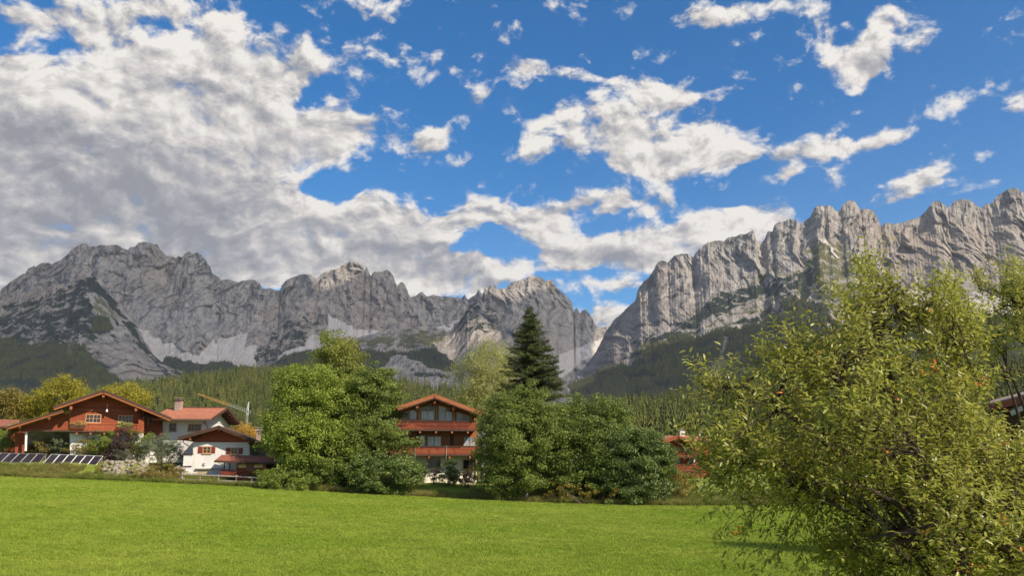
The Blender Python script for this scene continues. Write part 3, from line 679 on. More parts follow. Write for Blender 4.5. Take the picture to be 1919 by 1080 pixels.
# ------------------------------------------------------------------ conifers of the hillside forest
def m_conifer(name, a, b, hi):
    m, N, out = mat_new(name); oi = N.add('ShaderNodeObjectInfo'); g = N.add('ShaderNodeNewGeometry')
    nz = N.noise(g.outputs['Position'], .03, 3, .5)
    c = N.mix(oi.outputs['Random'], a, b); c = N.mix(N.rng(nz, .42, .66, 0, .6), c, hi)
    c = N.mix(N.math('MULTIPLY', g.outputs['Random Per Island'], .5), c, tuple(x*.6 for x in a))
    p = principled(N, c, .85, .15); N.l.new(p.outputs[0], out.inputs[0]); return m
M['conifer'] = m_conifer('conifer_green', (.035,.05,.014), (.10,.115,.028), (.16,.15,.04))
def conifer_mesh(seed, h=1.0, w=.17, tiers=9, spikes=9, larch=False):
    r = random.Random(seed); v = []; f = []
    v += [(-.012, -.007, 0), (.012, -.007, 0), (0, .014, 0), (0, 0, h*.9)]; f += [(0, 1, 3), (1, 2, 3), (2, 0, 3)]
    for t in range(tiers):
        q = t/(tiers-1); z0 = h*(.10+.78*q); rad = w*(1-q)**.85*(.85+.3*r.random())+.012; dz = h*(.13+.05*(1-q)); n0 = len(v)
        v.append((r.uniform(-.006, .006), r.uniform(-.006, .006), z0+dz*.75))
        ph = r.random()*6.28; k = spikes if q < .7 else 6
        for i in range(2*k):
            a = ph+PI*i/k; rr = rad*(r.uniform(.75, 1.15) if i % 2 == 0 else r.uniform(.35, .6))
            v.append((rr*math.cos(a), rr*math.sin(a), z0+(r.uniform(-.025, .012) if i % 2 == 0 else .018)*h+(.02*h if larch else 0)))
        for i in range(2*k): f.append((n0, n0+1+i, n0+1+(i+1) % (2*k)))
    me = np_mesh('conifer', np.array(v), np.array(f)); me.materials.append(M['conifer']); return me
CONIF = [conifer_mesh(1, w=.15), conifer_mesh(2, w=.19, tiers=10), conifer_mesh(3, w=.13, tiers=8), conifer_mesh(4, w=.21, tiers=8, spikes=7), conifer_mesh(5, w=.165, tiers=11)]

rng = np.random.default_rng(11)
def forest_points():
    pts = []
    for z_at, xr, yr, n, gap in ((hz1, (-.95, .13), (490, 1095), 15500, .45), (hz2, (.03, .95), (305, 715), 5600, .4)):
        y = np.sqrt(rng.uniform(yr[0]**2, yr[1]**2, n)); x = y*rng.uniform(xr[0], xr[1], n)
        z = z_at(x, y); keep = fbm2(x/45, y/45, 3, seed=3) > -.33
        pts.append(np.stack([x, y, z], -1)[keep])
    P = np.vstack(pts); h = rng.uniform(13, 25, len(P))*(1+.15*noise2(P[:, 0]/60, P[:, 1]/60, 8)); return P, h
FP, FH = forest_points()
fpx, fpy = uv_pix(FP[:, 0]/FP[:, 1], (FP[:, 2]+FH-CAM_H)/FP[:, 1])
open_view = ((fpx > 300) & (fpx < 505) & (fpy < 775)) | ((fpx > 752) & (fpx < 860) & (fpy < 745)) | ((fpx > 1170) & (fpx < 1320) & (fpy < 810)) | ((fpx > 205) & (fpx < 300) & (fpy < 735))
score = np.where(open_view, FH/FP[:, 1], 0)
order = np.argsort(-score); near = []
taken = {}
for i in order:                                  # the trees that show largest, not one behind another
    if score[i] <= 0 or len(near) >= 300: break
    key = (int(fpx[i]//4), int(fpy[i]//5))
    if taken.get(key, 0): continue
    taken[key] = 1; near.append(i)
near = np.array(near)
conifer_objs = []
for k, i in enumerate(near):
    o = bpy.data.objects.new('conifer', CONIF[k % 5]); COL.objects.link(o); o.location = [float(a) for a in FP[i]]; o.location.z -= .4
    o.scale = [float(FH[i])]*3; o.rotation_euler = (0, 0, float(rng.uniform(0, 6.28)))
    tag(o, 'dark green conifer standing in the dense wood on the far hillside', 'conifer', 'conifers on the wooded hillsides'); conifer_objs.append(o)
mask = np.ones(len(FP), bool); mask[near] = False
FP2, FH2 = FP[mask], FH[mask]
scatter('forest', FP2-[0, 0, .4], FH2, rng.uniform(0, 6.28, len(FP2)), rng.integers(0, 5, len(FP2)), conifer_objs[:5])

def far_forest(lay, n, hmin, hmax, name, thr=.5):
    D = lay['D']; U = lay['U']; F = lay['forest']; px = lay['px']; py = lay['py']
    w = np.where((F > thr) & (py < 770) & (px > -60) & (px < 1990), D*D/1e7, 0)+0
    # area weighting: rows x columns are about even in the picture, so even in the picture is what is wanted
    w = w.ravel(); w /= w.sum(); sel = rng.choice(len(w), n, p=w)
    r, c = np.divmod(sel, U.shape[1])
    jr = np.clip(r+rng.uniform(-.5, .5, n), 0, U.shape[0]-1.01); jc = np.clip(c+rng.uniform(-.5, .5, n), 0, U.shape[1]-1.01)
    r0, c0 = jr.astype(int), jc.astype(int); fr, fc = jr-r0, jc-c0
    def bil(A): return A[r0, c0]*(1-fr)*(1-fc)+A[r0+1, c0]*fr*(1-fc)+A[r0, c0+1]*(1-fr)*fc+A[r0+1, c0+1]*fr*fc
    u, v, d = bil(U), bil(lay['V']), bil(D)
    P = np.stack([u*d, d, CAM_H+v*d-2], -1); gaps = fbm2(P[:, 0]/110, P[:, 2]/70, 4, seed=61) > -.22; P = P[gaps]
    return scatter(name, P, rng.uniform(hmin, hmax, len(P)), rng.uniform(0, 6.28, len(P)), rng.integers(0, 5, len(P)), conifer_objs[:5])
far_forest(lay4, 26000, 18, 38, 'mountain_forest')
far_forest(lay2, 11000, 12, 26, 'buttress_forest')
far_forest(lay3, 7000, 10, 22, 'knoll_forest')
far_forest(lay1, 6000, 12, 24, 'valley_forest')

# ------------------------------------------------------------------ leaves
def leaf_cloud(C, N_, size, rnd, aspect=.55, droop=0.0, outward=.5, fold=.25, centre=None):
    """C (n,3) leaf positions, N_ (n,3) preferred outward direction -> kite-shaped folded leaves (two triangles each)"""
    n = len(C); d = rnd.normal(size=(n, 3)); d /= np.linalg.norm(d, axis=1)[:, None]
    nr = N_*outward+rnd.normal(size=(n, 3))*.55; nr[:, 2] += .35; nr /= np.linalg.norm(nr, axis=1)[:, None]
    d[:, 2] -= droop; t = d-nr*(d*nr).sum(1)[:, None]; t /= np.linalg.norm(t, axis=1)[:, None]+1e-9
    b = np.cross(nr, t); L = (size*rnd.uniform(.7, 1.25, n))[:, None]; W = L*aspect*.5
    p0 = C-t*L*.5; p2 = C+t*L*.5; p1 = C+b*W+nr*W*fold-t*L*.06; p3 = C-b*W+nr*W*fold-t*L*.06
    V = np.stack([p0, p1, p2, p3], 1).reshape(-1, 3); k = np.arange(n)[:, None]*4
    F = np.concatenate([k+[[0, 1, 2]], k+[[0, 2, 3]]], 1).reshape(-1, 3)
    return V, F
def lobes_points(lobes, n_cl, rnd, gap=.0, zmin=None):
    """cluster centres spread through overlapping ellipsoids, most of them near the outer surface"""
    L = np.array(lobes, float); vol = (L[:, 3]*L[:, 4]*L[:, 5])**.72; pick = rnd.choice(len(L), n_cl*4, p=vol/vol.sum())
    q = rnd.normal(size=(n_cl*4, 3)); q /= np.linalg.norm(q, axis=1)[:, None]
    r = rnd.uniform(.0, 1, n_cl*4)**.33; r = np.where(rnd.random(n_cl*4) < .6, rnd.uniform(.82, 1.05, n_cl*4), r)
    P = L[pick, :3]+q*r[:, None]*L[pick, 3:6]
    # drop centres deep inside other lobes
    depth = np.full(len(P), 9.)
    for l in L:
        e = np.linalg.norm((P-l[:3])/l[3:6], axis=1); depth = np.minimum(depth, e)
    ok = (depth > .55) | (rnd.random(len(P)) < .3)
    P, q = P[ok], q[ok]
    if gap > 0:
        g = noise3(P[:, 0]/1.3+7, P[:, 1]/1.3, P[:, 2]/1.3, 5) > -gap; P, q = P[g], q[g]
    return P[:n_cl], q[:n_cl]
def crown_mesh(name, lobes, n_cl, per, cl_r, leaf, seed, mat, aspect=.6, droop=0., flat=.6, outward=.6, gap=.35, noise=.35):
    rnd = np.random.default_rng(seed); P, q = lobes_points(lobes, n_cl, rnd, gap)
    P = P+noise*rnd.normal(size=P.shape)
    rr = cl_r*rnd.uniform(.55, 1.45, len(P)); cnt = np.maximum(6, (per*(rr/cl_r)**1.8)).astype(int)
    I = np.repeat(np.arange(len(P)), cnt); o = rnd.normal(size=(len(I), 3))
    o /= np.linalg.norm(o, axis=1)[:, None]; o *= (rnd.uniform(0, 1, len(I))**.42)[:, None]*rr[I][:, None]; o[:, 2] *= flat
    C = P[I]+o; no = o/(np.linalg.norm(o, axis=1)[:, None]+1e-6)*.6+q[I]*.7; no /= np.linalg.norm(no, axis=1)[:, None]
    V, F = leaf_cloud(C, no, np.full(len(C), leaf), rnd, aspect, droop, outward)
    me = np_mesh(name, V, F); me.materials.append(mat); return me, P
def limb_mb(base, P, rnd, r0, n_main=9, tube=5, top=None):
    """a tapered trunk with limbs that reach the clusters P (relative to the base)"""
    mb = MB(); P = np.asarray(P); zt = P[:, 2].max(); c = P.mean(0)
    top = Vector(top) if top is not None else Vector((c[0], c[1], zt*.9))
    pts = [Vector((0, 0, -.5)).lerp(top, t)+Vector((rnd.uniform(-.2, .2), rnd.uniform(-.2, .2), 0))*(t > .05) for t in np.linspace(0, 1, 8)]
    mb.tube(pts, [r0*(1.25 if i == 0 else 1)*(1-.85*i/7) for i in range(8)], 7)
    S = rnd.choice(len(P), min(len(P), n_main*6), replace=False); mains = []
    for i in S[:n_main*2]:
        e = Vector(P[i]); t = min(.85, max(.15, (e.z*.62)/max(top.z, .1))); s = pts[0].lerp(top, t); m = s.lerp(e, .5)+Vector((0, 0, -.06*(e-s).length+.2))
        mb.tube([s, s.lerp(m, .6), m, m.lerp(e, .6), e], [r0*.42*(1-t*.6), r0*.33*(1-t*.6), r0*.24*(1-t*.5), r0*.13, r0*.05], tube); mains.append((s, m, e))
    for i in S[n_main*2:]:
        e = Vector(P[i]); a = min(mains, key=lambda q: min((q[1]-e).length, (q[2]-e).length)); s = a[1] if (a[1]-e).length < (a[2]-e).length else a[1].lerp(a[2], .6)
        mb.tube([s, s.lerp(e, .5)+Vector((0, 0, .1)), e], [r0*.14, r0*.09, r0*.03], 4)
    return mb
def plant(name, base, lobes, n_cl, per, cl_r, leaf, seed, mat, label, cat, group=None, trunk=None, bark='bark', **kw):
    root = empty(name, base); tag(root, label, cat, group)
    me, P = crown_mesh('crown' if trunk else 'foliage', lobes, n_cl, per, cl_r, leaf, seed, mat, **kw)
    c = link_mesh('crown' if trunk else 'foliage', me, None, root); c['kind'] = 'stuff'
    if trunk:
        limb_mb(base, P, np.random.default_rng(seed+1), trunk).build('trunk', M[bark], root, smooth=True)
    else:
        rnd = np.random.default_rng(seed+1); mb = MB()
        for i in rnd.choice(len(P), min(len(P), 16), replace=False):
            e = Vector(P[i]); s = Vector((e.x*.35, e.y*.35, -.2)); mb.tube([s, s.lerp(e, .55)+Vector((0, 0, .08)), e], [.03, .02, .008], 4)
        mb.build('stems', M['bark'], root)
    return root
def lobe_px(base, Y, cx, cy, rx, ry, dy=0, rdep=None):
    """an ellipsoid given by its outline in the photograph, at distance Y+dy, relative to base"""
    p = at(cx, cy, Y+dy); k = (Y+dy)/FOC*1.0
    return (p.x-base[0], p.y-base[1], p.z-base[2], rx*k, (rdep if rdep else rx*k), ry*k)

M['maple'] = m_leaf('maple_leaf', ((0.078,0.128,0.014), (0.147,0.203,0.024), (0.233,0.277,0.036)), .32)
M['ash'] = m_leaf('ash_leaf', ((.058,.10,.017), (.105,.148,.024), (.175,.205,.034)), .32)
M['ash_pale'] = m_leaf('pale_ash_leaf', ((0.085,0.128,0.019), (0.155,0.196,0.032), (0.248,0.257,0.049)), .35)
M['dark_bush'] = m_leaf('dark_bush_leaf', ((0.037,0.072,0.012), (0.070,0.116,0.016), (0.125,0.167,0.026)), .22, .45, .5)
M['hazel'] = m_leaf('hazel_leaf', ((0.047,0.087,0.012), (0.092,0.138,0.019), (0.150,0.189,0.028)), .25, .5, .4)
M['birch'] = m_leaf('birch_leaf', ((.15,.165,.05), (.25,.26,.08), (.36,.36,.13)), .4)
M['lime'] = m_leaf('yellow_green_leaf', ((.13,.13,.012), (.22,.205,.018), (.33,.29,.03)), .35)
M['olive'] = m_leaf('olive_leaf', ((.10,.09,.018), (.17,.14,.03), (.24,.19,.04)), .3)
M['privet'] = m_leaf('yellowing_leaf', ((.10,.09,.016), (.18,.15,.025), (.27,.21,.035)), .3)
M['green_bush'] = m_leaf('green_bush_leaf', ((0.069,0.114,0.013), (0.124,0.174,0.023), (0.193,0.228,0.034)), .3)
M['grey_bush'] = m_leaf('grey_green_leaf', ((.06,.08,.04), (.11,.135,.07), (.18,.20,.11)), .25)
M['purple'] = m_leaf('purple_leaf', ((.025,.014,.018), (.05,.026,.028), (.085,.045,.04)), .2)
M['russet'] = m_leaf('russet_leaf', ((.12,.035,.018), (.19,.06,.028), (.26,.095,.04)), .25)
M['autumn'] = m_leaf('autumn_leaf_mat', ((.26,.15,.025), (.36,.21,.03), (.42,.27,.05)), .3)
M['spruce'] = m_leaf('spruce_needles', ((0.027,0.047,0.012), (0.052,0.075,0.017), (0.097,0.114,0.023)), .08, .6, .3, .2)
M['brown_tip'] = m_leaf('brown_tip_leaf', ((.13,.075,.03), (.17,.105,.04), (.2,.13,.05)), .25)

def T(name, px, py, Y, lobes, **kw):
    """plant rooted under pixel column px; its foot is on the ground at distance Y"""
    x = at(px, py, Y).x; base = (x, Y, gz(x, Y)-.05)
    ls = [lobe_px(base, Y, *l) for l in lobes]
    return plant(name, base, ls, **kw)

# the big broad-leaved group left of the middle chalet
T('maple_tree', 570, 900, 93, [(560,790,62,62),(540,745,30,40),(600,735,50,45,1),(555,830,48,46,-2),(527,800,27,54,0),(590,840,60,45,-1),(560,715,38,30,1),(620,780,48,60,1),(640,840,45,45,0)],
  n_cl=620, per=95, cl_r=.95, leaf=.24, seed=101, mat=M['maple'], label='broad green maple, the left and fullest tree of the clump beside the small white house', cat='tree', trunk=.42)
T('sycamore_tree', 632, 900, 101, [(628,650,34,26),(622,690,46,36),(612,740,50,50),(640,715,36,36),(655,680,22,26)],
  n_cl=300, per=85, cl_r=.85, leaf=.23, seed=102, mat=M['ash_pale'], label='tallest light green tree rising at the back of the clump', cat='tree', trunk=.36)
T('ash_tree', 690, 900, 95, [(690,745,54,42),(715,735,32,32,0),(665,770,42,50),(705,800,46,42,-1),(665,830,50,45,-1),(735,815,30,16,-3),(755,828,28,12,-3.5),(720,775,32,40),(610,870,60,28,-1),(700,705,30,15)],
  n_cl=520, per=95, cl_r=.85, leaf=.22, seed=103, mat=M['ash'], label='feathery mid green ash whose lower branches reach over the middle chalet', cat='tree', trunk=.34, flat=.42)
T('brown_tipped_tree', 655, 880, 104, [(652,672,12,20),(660,660,8,14),(645,650,10,14)], n_cl=34, per=55, cl_r=.6, leaf=.2, seed=104, mat=M['brown_tip'], label='small tree with browning leaves behind the tallest crown of the clump', cat='tree', trunk=.15)
T('viburnum_bush', 735, 915, 89.5, [(735,885,58,30),(700,880,40,34),(755,882,32,28),(690,905,40,18,-1),(768,902,26,16,-1)],
  n_cl=300, per=80, cl_r=.55, leaf=.2, seed=105, mat=M['dark_bush'], label='large dark green rounded bush just left of the middle chalet', cat='bush')
T('undergrowth_bush', 655, 915, 90, [(650,885,40,30),(620,890,40,26,1),(600,880,50,30,2)], n_cl=170, per=75, cl_r=.55, leaf=.2, seed=106, mat=M['hazel'],
  label='shaded bush under the maple clump at the edge of the field', cat='bush')
T('bramble_bush', 545, 910, 89, [(540,902,52,17),(510,898,26,18),(580,906,32,12)], n_cl=210, per=60, cl_r=.42, leaf=.16, seed=107, mat=M['green_bush'],
  label='low light green bramble bush right of the wooden rail fence', cat='bush')
# right of the middle chalet
T('ash_tree', 985, 925, 87, [(965,785,48,46),(1005,775,38,36),(935,800,34,46),(960,830,58,45,-1),(1015,815,50,50),(925,850,28,40,-.5),(940,885,36,40,-1),(975,895,40,30,-1),(1020,870,36,40),(985,738,22,14)],
  n_cl=560, per=95, cl_r=.8, leaf=.21, seed=111, mat=M['ash'], label='leafy ash with a slender pale stem in front of the tall spruce', cat='tree', trunk=.2, flat=.5, bark='birch_bark')
T('maple_tree', 1095, 935, 88.5, [(1085,800,50,42),(1120,785,36,36),(1070,850,45,60,-1),(1120,850,52,60,-1),(1150,770,20,22),(1140,815,34,50),(1090,900,55,34,-1),(1050,900,30,30,-1)],
  n_cl=520, per=90, cl_r=.75, leaf=.2, seed=112, mat=M['hazel'], label='mid green bushy tree between the slender ash and the round dark bush', cat='tree', trunk=.22)
T('hazel_bush', 1195, 938, 86, [(1195,870,62,62),(1170,845,45,40),(1215,855,42,42),(1190,915,62,28,-.5),(1235,890,26,40),(1150,890,36,48)],
  n_cl=620, per=95, cl_r=.6, leaf=.19, seed=113, mat=M['dark_bush'], label='huge round dark green bush at the right end of the field hedge', cat='bush')
T('pointed_tree', 1148, 900, 97, [(1146,770,12,24),(1150,800,22,30),(1144,840,28,40)], n_cl=90, per=70, cl_r=.6, leaf=.2, seed=114, mat=M['ash_pale'], label='narrow pale tree top poking out above the round dark bush', cat='tree', trunk=.14)
T('pointed_tree', 1078, 900, 96, [(1078,765,10,18),(1080,790,18,26),(1082,830,26,40)], n_cl=80, per=70, cl_r=.55, leaf=.2, seed=115, mat=M['ash_pale'], label='narrow pale tree top right beside the tall spruce', cat='tree', trunk=.13)
T('wayside_shrub', 1275, 930, 88, [(1262,910,18,20),(1285,918,20,14),(1272,900,12,14)], n_cl=80, per=55, cl_r=.4, leaf=.15, seed=116, mat=M['privet'], label='small yellowing shrub at the right foot of the round dark bush', cat='bush')
T('golden_shrub', 1115, 935, 84.5, [(1105,925,20,10),(1150,928,26,9),(1050,920,26,10)], n_cl=60, per=40, cl_r=.3, leaf=.13, seed=117, mat=M['privet'], label='low yellow-brown shrub at the foot of the hedge', cat='bush')
# birch and spruce behind
T('birch_tree', 905, 905, 122, [(898,690,34,30),(915,665,22,16),(885,720,34,40),(920,725,34,44),(900,765,42,34),(945,700,18,30)],
  n_cl=330, per=75, cl_r=.95, leaf=.22, seed=121, mat=M['birch'], label='pale yellowing birch behind the middle chalet', cat='tree', trunk=.3, bark='birch_bark', droop=.9, flat=1.2)
T('birch_tree', 948, 905, 130, [(945,665,12,20),(950,690,14,26),(955,730,16,30)], n_cl=80, per=70, cl_r=.9, leaf=.22, seed=122, mat=M['birch'], label='second thinner birch tucked between the big birch and the spruce', cat='tree', trunk=.2, bark='birch_bark', droop=.9, flat=1.2)

def spruce(px_top, py_top, Y, half_px, seed, label):
    top = at(px_top, py_top, Y); x = top.x; zb = gz(x, Y); H = top.z-zb; R = half_px*Y/FOC
    root = empty('spruce_tree', (x, Y, zb)); tag(root, label, 'tree')
    rnd = np.random.default_rng(seed); C = []; Nn = []; Tn = []; S = []; wood = MB()
    wood.tube([(0, 0, -.3), (0, 0, H*.4), (0, 0, H*.97)], [.36, .24, .03], 8)
    z = H*.985; k = 0
    while z > 1.2:
        q = 1-z/H; rad = R*(1-(1-min(q/.52, 1))**1.25)+.15; nb = int(5+q*9)
        for b in range(nb):
            a = rnd.uniform(0, 2*PI); L = rad*rnd.uniform(.72, 1.12); dip = -.16-.28*q; d = np.array([math.cos(a), math.sin(a), 0])
            n = max(3, int(L/.11)); s = np.linspace(.10, 1, n); zc = z+L*(dip*s+.22*s**2.4)+rnd.uniform(-.15, .15)
            c = d[None]*(s*L)[:, None]; c[:, 2] = zc
            if L > .8: wood.tube([(0, 0, z), tuple(c[n//2]), tuple(c[-1])], [.045, .025, .008], 3)
            side = np.array([-d[1], d[0], 0])
            for sg in (-1, 0, 1):
                m = 3
                for j in range(m):
                    w = (1-s*.55)*rnd.uniform(.2, 1.0, n)*min(.62, .2+L*.16)
                    cc = c+side[None]*(sg*w)[:, None]+rnd.normal(size=c.shape)*.06; cc[:, 2] -= np.abs(sg*w)*.3+rnd.uniform(0, .28, n)*(1 if sg == 0 else .5)
                    C.append(cc); t = d[None]*.75+side[None]*sg*.7+rnd.normal(size=c.shape)*.25; t[:, 2] -= .45; Tn.append(t); S.append(np.full(n, .34)*(.6+.5*q))
        z -= .17+.30*min(q*2, 1)*rnd.uniform(.6, 1.2)
    C = np.vstack(C); Tn = np.vstack(Tn); S = np.concatenate(S); n = len(C)
    t = Tn/np.linalg.norm(Tn, axis=1)[:, None]; up = rnd.normal(size=(n, 3))*.5+[0, 0, 1]; b = np.cross(t, up); b /= np.linalg.norm(b, axis=1)[:, None]
    L = (S*rnd.uniform(.7, 1.3, n))[:, None]; W = L*.17
    V = np.stack([C-b*W, C+b*W, C+t*L], 1).reshape(-1, 3); F = np.arange(3*n).reshape(-1, 3)
    me = np_mesh('crown', V, F); me.materials.append(M['spruce']); c = link_mesh('crown', me, None, root); c['kind'] = 'stuff'
    wood.build('trunk', M['bark'], root, smooth=True); return root
spruce(993, 571, 104, 72, 5, 'tall dark spruce right of the middle chalet, the highest tree of the row')

# behind and around the left chalet
T('lime_tree', 95, 850, 122, [(110,745,36,32),(75,755,34,28),(130,735,22,20),(60,775,22,20),(145,760,24,28)], n_cl=260, per=75, cl_r=1.0, leaf=.25, seed=131, mat=M['lime'], label='bright yellow-green tree behind the left chalet roof', cat='tree', trunk=.3)
T('lime_tree', 8, 850, 120, [(10,755,30,24),(-20,765,30,30),(25,775,18,16)], n_cl=150, per=70, cl_r=.95, leaf=.25, seed=132, mat=M['olive'], label='browning olive tree at the left picture edge behind the low roof', cat='tree', trunk=.3)
T('lime_tree', 240, 850, 132, [(235,745,36,22),(255,750,22,18),(210,745,16,14)], n_cl=150, per=70, cl_r=1.0, leaf=.25, seed=133, mat=M['lime'], label='yellow-green treetop showing over the right slope of the left chalet', cat='tree', trunk=.3)
T('larch_tree', 460, 860, 125, [(455,812,18,14),(472,818,12,14),(443,822,10,10)], n_cl=90, per=60, cl_r=.7, leaf=.2, seed=134, mat=M['autumn'], label='golden autumn tree peeping over the small white house roof', cat='tree', trunk=.2)
def bush(px, py, Y, lobes, n, r, leaf, seed, mat, label, per=60): T('garden_bush', px, py, Y, lobes, n_cl=n, per=per, cl_r=r, leaf=leaf, seed=seed, mat=M[mat], label=label, cat='bush')
bush(10, 850, 99, [(14,826,22,24),(-12,825,20,24)], 110, .5, .15, 141, 'green_bush', 'green bush at the left picture edge above the dark solar array')
bush(75, 848, 99.3, [(75,838,22,14),(58,842,14,10)], 80, .38, .13, 142, 'olive', 'olive coloured bush in front of the white porch post')
bush(115, 845, 99.2, [(112,834,18,15),(128,842,18,10)], 75, .4, .13, 143, 'grey_bush', 'pale grey-green bush under the lean-to roof')
bush(160, 848, 98.8, [(155,838,22,13),(142,845,14,8)], 80, .4, .13, 144, 'privet', 'yellowish green bush below the left flower box')
bush(190, 850, 98.6, [(191,828,17,22),(182,840,14,14)], 90, .42, .14, 145, 'green_bush', 'bright green upright bush left of the purple one')
bush(225, 852, 98.0, [(226,838,26,21),(212,845,18,14)], 150, .42, .13, 146, 'purple', 'dark purple-leaved bush in front of the left chalet')
bush(258, 850, 98.4, [(260,832,17,18),(250,842,14,12)], 85, .4, .14, 147, 'green_bush', 'green bush between the purple bush and the grey-green shrub')
bush(303, 860, 97.4, [(303,835,28,17),(325,850,16,20),(285,845,18,16)], 150, .42, .13, 148, 'grey_bush', 'spreading grey-green shrub above the boulder wall')
bush(192, 893, 92.5, [(192,887,18,11),(205,890,10,8)], 70, .3, .1, 149, 'privet', 'small round yellow-brown bush left of the short fence')
bush(293, 900, 91.6, [(270,893,24,13),(300,893,28,13),(325,894,18,12)], 200, .3, .1, 150, 'privet', 'clipped yellow-brown hedge in front of the boulder wall')
bush(843, 898, 93.8, [(843,886,13,17),(834,892,9,9),(848,895,9,8)], 90, .32, .12, 151, 'dark_bush', 'dark upright bush against the white base wall of the middle chalet')
bush(872, 901, 93.2, [(866,895,18,6),(884,892,14,8)], 70, .3, .11, 152, 'russet', 'low russet red bush under the right base window')
bush(815, 897, 94.6, [(815,890,6,8)], 24, .22, .1, 153, 'purple', 'tiny dark shrub left of the upright bush by the chalet wall')
bush(488, 870, 93.5, [(485,893,10,8)], 30, .3, .12, 154, 'green_bush', 'little green shrub at the right end of the porch kiosk')
bush(275, 862, 96.6, [(240,858,22,6),(285,860,24,4)], 36, .28, .1, 155, 'grey_bush', 'low planting along the top of the boulder wall')

# ------------------------------------------------------------------ grass
def m_grass(name, a, b, c3):
    m, N, out = mat_new(name); g = N.add('ShaderNodeNewGeometry'); oi = N.add('ShaderNodeObjectInfo')
    nz = N.noise(g.outputs['Position'], .11, 4, .6); n2 = N.noise(g.outputs['Position'], 1.1, 4, .6)
    c = N.mix(g.outputs['Random Per Island'], a, b); c = N.mix(N.rng(nz, .38, .64, 0, .8), c, c3); c = N.mix(N.rng(n2, .45, .7, 0, .45), c, tuple(x*.6 for x in a))
    p = principled(N, c, .6, .25); tr = N.add('ShaderNodeBsdfTranslucent'); N.l.new(c, tr.inputs[0])
    mx = N.add('ShaderNodeMixShader'); mx.inputs[0].default_value = .35; N.l.new(p.outputs[0], mx.inputs[1]); N.l.new(tr.outputs[0], mx.inputs[2]); N.l.new(mx.outputs[0], out.inputs[0]); return m
M['grass'] = m_grass('meadow_grass', (.165,.25,.02), (.285,.38,.04), (.34,.39,.06))
M['wild_grass'] = m_grass('wild_grass', (.13,.19,.028), (.28,.28,.07), (.32,.27,.09))
def tuft(seed, n, rad, h, mat, wid=.012, name='grass_tuft'):
    r = np.random.default_rng(seed); a = r.uniform(0, 2*PI, n); q = rad*np.sqrt(r.random(n)); B = np.stack([q*np.cos(a), q*np.sin(a), np.zeros(n)], -1)
    d = r.normal(size=(n, 3))*.55; d[:, 2] = 1; H = (h*r.uniform(.5, 1.2, n))[:, None]; s = r.normal(size=(n, 3)); s[:, 2] = 0; s /= np.linalg.norm(s, axis=1)[:, None]
    mid = B+d*H*.55; mid[:, 2] = H[:, 0]*.6; tip = B+d*H*1.05; tip[:, 2] = H[:, 0]
    V = np.stack([B-s*wid, B+s*wid, mid+s*wid*.8, tip, mid-s*wid*.8], 1).reshape(-1, 3); F = np.arange(5*n).reshape(-1, 5)
    me = np_mesh(name, V, F); me.materials.append(mat); return me
TUFTS = []
for k in range(4):
    me = tuft(200+k, 46, .24, .085, M['grass'], .010); x, y = (-3+2.1*k, 41+.7*k)
    o = link_mesh('grass_tuft', me, None, None, (x, y, gz(x, y))); o['kind'] = 'stuff'; TUFTS.append(o)
WTUFTS = []
for k in range(3):
    me = tuft(300+k, 40, .3, .5, M['wild_grass'], .014); x, y = (-4+3*k, 92.0)
    o = link_mesh('wild_grass_tuft', me, None, None, (x, y, gz(x, y))); o['kind'] = 'stuff'; WTUFTS.append(o)
def grass_field():
    n = 60000; y = 24+66*rng.random(n)**1.25; half = y*.63+2; x = rng.uniform(-1, 1, n)*half
    k = (y < edge_y(x)+.5); x, y = x[k], y[k]; z = ground_z(x, y)
    scatter('grass', np.stack([x, y, z], -1), rng.uniform(.75, 1.35, len(x))*(1+.25*noise2(x/1.7, y/1.7, 4)), rng.uniform(0, 6.28, len(x)), rng.integers(0, 4, len(x)), TUFTS)
    n = 15000; x = rng.uniform(-62, 45, n); y = edge_y(x)+rng.random(n)**1.6*9; k = (((x+6.5)/5)**2+((y-93.5)/4.2)**2 > 1) & ~((x > -45.5) & (x < -36.5) & (y > 91.5)) & ~((x < -45.5) & (y > 93.2))
    x, y = x[k], y[k]; z = ground_z(x, y)
    scatter('wild_grass', np.stack([x, y, z], -1), rng.uniform(.35, 1.15, len(x))*(1+.4*noise2(x/2.2, y/2.2, 14)), rng.uniform(0, 6.28, len(x)), rng.integers(0, 3, len(x)), WTUFTS)
grass_field()

# a tall tree beside the dark chalet: it stands just out of the picture and lays its long shade over the meadow
T('tall_tree', 2120, 900, 33, [(2120,500,60,80),(2095,590,50,80),(2160,590,60,80),(2120,430,45,60)], n_cl=260, per=60, cl_r=.6, leaf=.16, seed=170, mat=M['hazel'], label='tall tree beside the dark chalet whose shade falls across the meadow', cat='tree', trunk=.22)

# ------------------------------------------------------------------ materials of the houses
M['red_wood'] = m_wood('red_brown_boards', (.19,.040,.015), (.32,.078,.026), .17)
M['orange_wood'] = m_wood('orange_brown_boards', (.24,.070,.018), (.38,.125,.034), .15, .5)
M['orange_wood_v'] = m_wood('orange_brown_upright_boards', (.25,.06,.016), (.40,.11,.028), .14, .55, True)
M['rail_wood'] = m_simple('balcony_wood', (.22,.05,.022), (.38,.105,.04), 6, .65, .3, .01)
M['rail_red'] = m_simple('balcony_red_wood', (.15,.030,.014), (.28,.062,.026), 6, .55, .35, .01)
M['dark_wood'] = m_simple('dark_brown_wood', (.05,.028,.02), (.10,.055,.035), 5, .75, .25, .01, (.6, .6, 6))
M['beam'] = m_simple('beam_end_wood', (.25,.08,.034), (.36,.135,.06), 7, .7, .25, .01)
M['plaster'] = m_simple('white_plaster', (.60,.585,.555), (.72,.705,.675), .9, .9, .15, .01)
